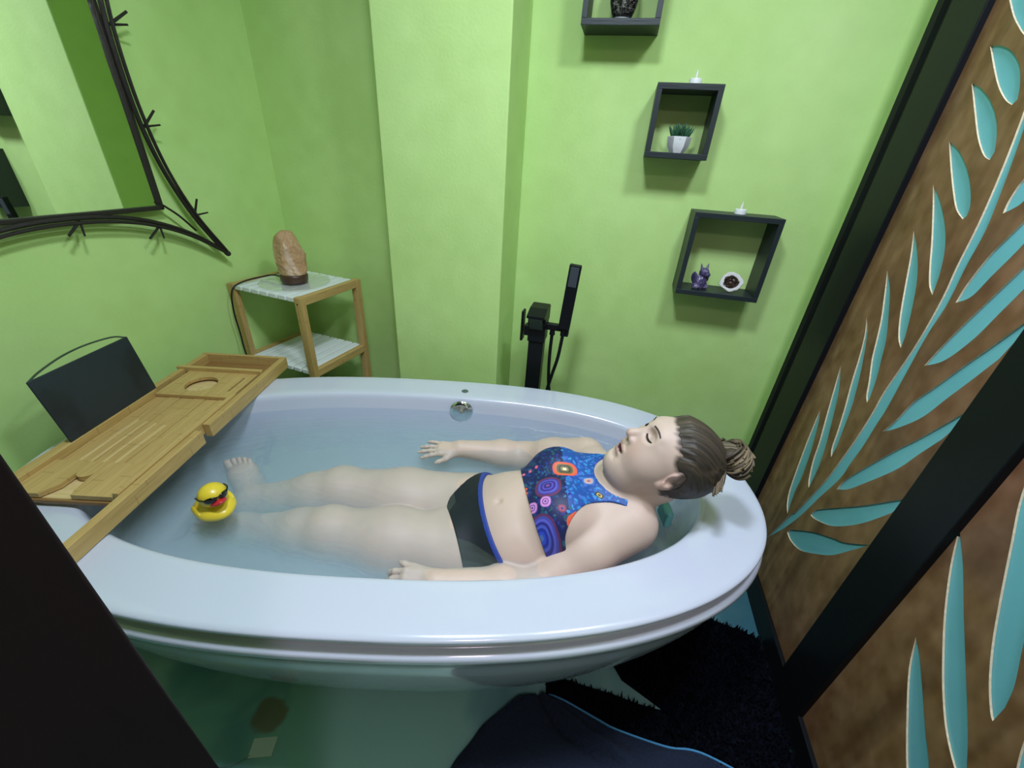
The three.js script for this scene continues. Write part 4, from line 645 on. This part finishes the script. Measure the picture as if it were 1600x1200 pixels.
// hair, brushed back to a bun
{
  const BUN = [-0.005, 0.112, -0.068];
  const hairF = (x, y, z) => {
    const [r, u, f] = toHead(x, y, z), sk = face(r, u, f), a = Math.atan2(r, (u - 0.0) * 0.6 + 0.1) * 1.0, e = Math.atan2(u - BUN[1], f - BUN[2] + 0.0001);
    const st = (noise3(a * 60, e * 4 + 3, 1) - 0.5) * 0.0026 + (noise3(a * 22, e * 3, 4) - 0.5) * 0.0014;
    const l = hairLine(r, u, f);
    return Math.max(smax(sk - 0.0095 * sstep(0, 0.04, -l) - 0.0006 + st * sstep(0, 0.03, -l), l, 0.006), -0.1 - u, -Math.min(earL(r, u, f), earR(r, u, f)) + 0.001) * HS;
  };
  const lo = add(H0, [-0.2, -0.2, -0.2]), hi = add(H0, [0.2, 0.2, 0.2]), g = nets(hairF, lo, hi, 0.0026, 2), p = g.attributes.position, col = [];
  for (let i = 0; i < p.count; i++) { const [r, u, f] = toHead(p.getX(i), p.getY(i), p.getZ(i)), a = Math.atan2(r, u * 0.6 + 0.1), e = Math.atan2(u - BUN[1], f - BUN[2]); const t = clamp(noise3(a * 70, e * 2.5, 2) * 0.7 + noise3(a * 180, e * 3, 6) * 0.45 - 0.1), top = sstep(-0.01, 0.09, u); const c = lerp3([0.026, 0.02, 0.015], [0.11, 0.076, 0.045], t * t * (0.35 + 0.65 * top)); col.push(...c); }
  g.setAttribute('color', new THREE.Float32BufferAttribute(col, 3));
  const hairMat = std({ vertexColors: true, roughness: 0.58 }), hair = part('hair', g, hairMat, bather);
  const R = rng(9), strands = [], lock = (pts, r, tone) => { const t = tube(pts.map((k) => hp(...k)), r, 30, 7), cc = []; for (let i = 0; i < t.attributes.position.count; i++) cc.push(...tone); t.setAttribute('color', new THREE.Float32BufferAttribute(cc, 3)); return t; };
  const tone = () => lerp3([0.05, 0.036, 0.023], [0.24, 0.175, 0.1], R() ** 1.5);
  for (let i = 0; i < 110; i++) { const n = 7, a0 = R() * 6.28, tilt = (R() - 0.5) * 1.0, rr = 0.022 + R() * 0.02, off = (R() - 0.5) * 0.026, pts = []; for (let k = 0; k < n; k++) { const a = a0 + (k / (n - 1)) * (2.2 + R() * 0.3), x = Math.cos(a) * rr, y = Math.sin(a) * rr * 0.85; pts.push([x * Math.cos(tilt) + off, BUN[1] + y + 0.01, BUN[2] - 0.012 + x * Math.sin(tilt) + off]); } strands.push(lock(pts, 0.0013 + R() * 0.0022, tone())); }
  for (let i = 0; i < 26; i++) { const s = (R() - 0.5) * 0.026; strands.push(lock([[-0.012 + s * 0.3, BUN[1] - 0.012, BUN[2] + 0.004 + s * 0.4], [-0.034 + s * 0.6, BUN[1] - 0.022 + s, BUN[2] - 0.004], [-0.058 + s * 0.4, BUN[1] - 0.04 + s, BUN[2] - 0.008 - R() * 0.008], [-0.074 - R() * 0.012, BUN[1] - 0.052 + s, BUN[2] - 0.012]], 0.0017, tone())); }
  for (let i = 0; i < 10; i++) { const s = (R() - 0.5) * 0.03; strands.push(lock([[0.02 + s, BUN[1] + 0.0, BUN[2] + 0.02], [0.014 + s, BUN[1] + 0.03, BUN[2] - 0.006], [s, BUN[1] + 0.036, BUN[2] - 0.03], [-0.02 + s, BUN[1] + 0.022, BUN[2] - 0.045]], 0.003, tone())); }
  const core = new THREE.SphereGeometry(0.024, 20, 14).translate(...hp(BUN[0], BUN[1] + 0.004, BUN[2] - 0.008)); core.setAttribute('color', new THREE.Float32BufferAttribute(new Array(core.attributes.position.count).fill([0.05, 0.035, 0.022]).flat(), 3));
  part('hair_bun', strands.concat([core]), hairMat, hair);
  // brows and lashes
  const dark = std({ color: new THREE.Color().setRGB(0.05, 0.033, 0.024), roughness: 0.8 }), lash = std({ color: 0x0c0908, roughness: 0.6 });
  for (const s of [-1, 1]) {
    const brow = []; for (let i = 0; i <= 6; i++) { const k = i / 6, r = s * (0.014 + 0.034 * k), u = 0.041 + 0.006 * Math.sin(k * 2.3) - 0.005 * k; let f = 0.13; while (f > 0.03 && face(r, u, f) > -0.0006) f -= 0.0006; brow.push(hp(r, u, f)); }
    const b = tube(brow, 0.0021, 24, 6); part('eyebrow', b, dark, bather);
    const ll = []; for (let i = 0; i <= 6; i++) { const k = i / 6, r = s * (0.0185 + 0.026 * k), u = 0.0165 - 0.0035 * Math.sin(k * Math.PI); let f = 0.12; const e = s < 0 ? eyeL : eyeR; while (f > 0.03 && Math.min(e(r, u, f), face(r, u, f) + 0.004) > -0.0002) f -= 0.0005; ll.push(hp(r, u, f)); }
    part('eyelashes', tube(ll, 0.0022, 20, 6), lash, bather);
  }
}
{
  const t = thing('bath_pillow', 'small teal bath cushion tucked behind the near shoulder of the bather', 'cushion', [0.244, 0.55, -0.856], TURN);
  const g = new RoundedBoxGeometry(0.022, 0.05, 0.06, 5, 0.01); part('cushion', boxUV(g), std({ color: 0x78c8c8, roughness: 0.6 }), t);
  part('piping', tube([[-0.009, -0.02, 0.03], [-0.01, 0.0, 0.031], [-0.009, 0.02, 0.03]], 0.002, 12, 6), std({ color: 0x6fb6b2, roughness: 0.5 }), t);
}
renderer.render(scene, camera);
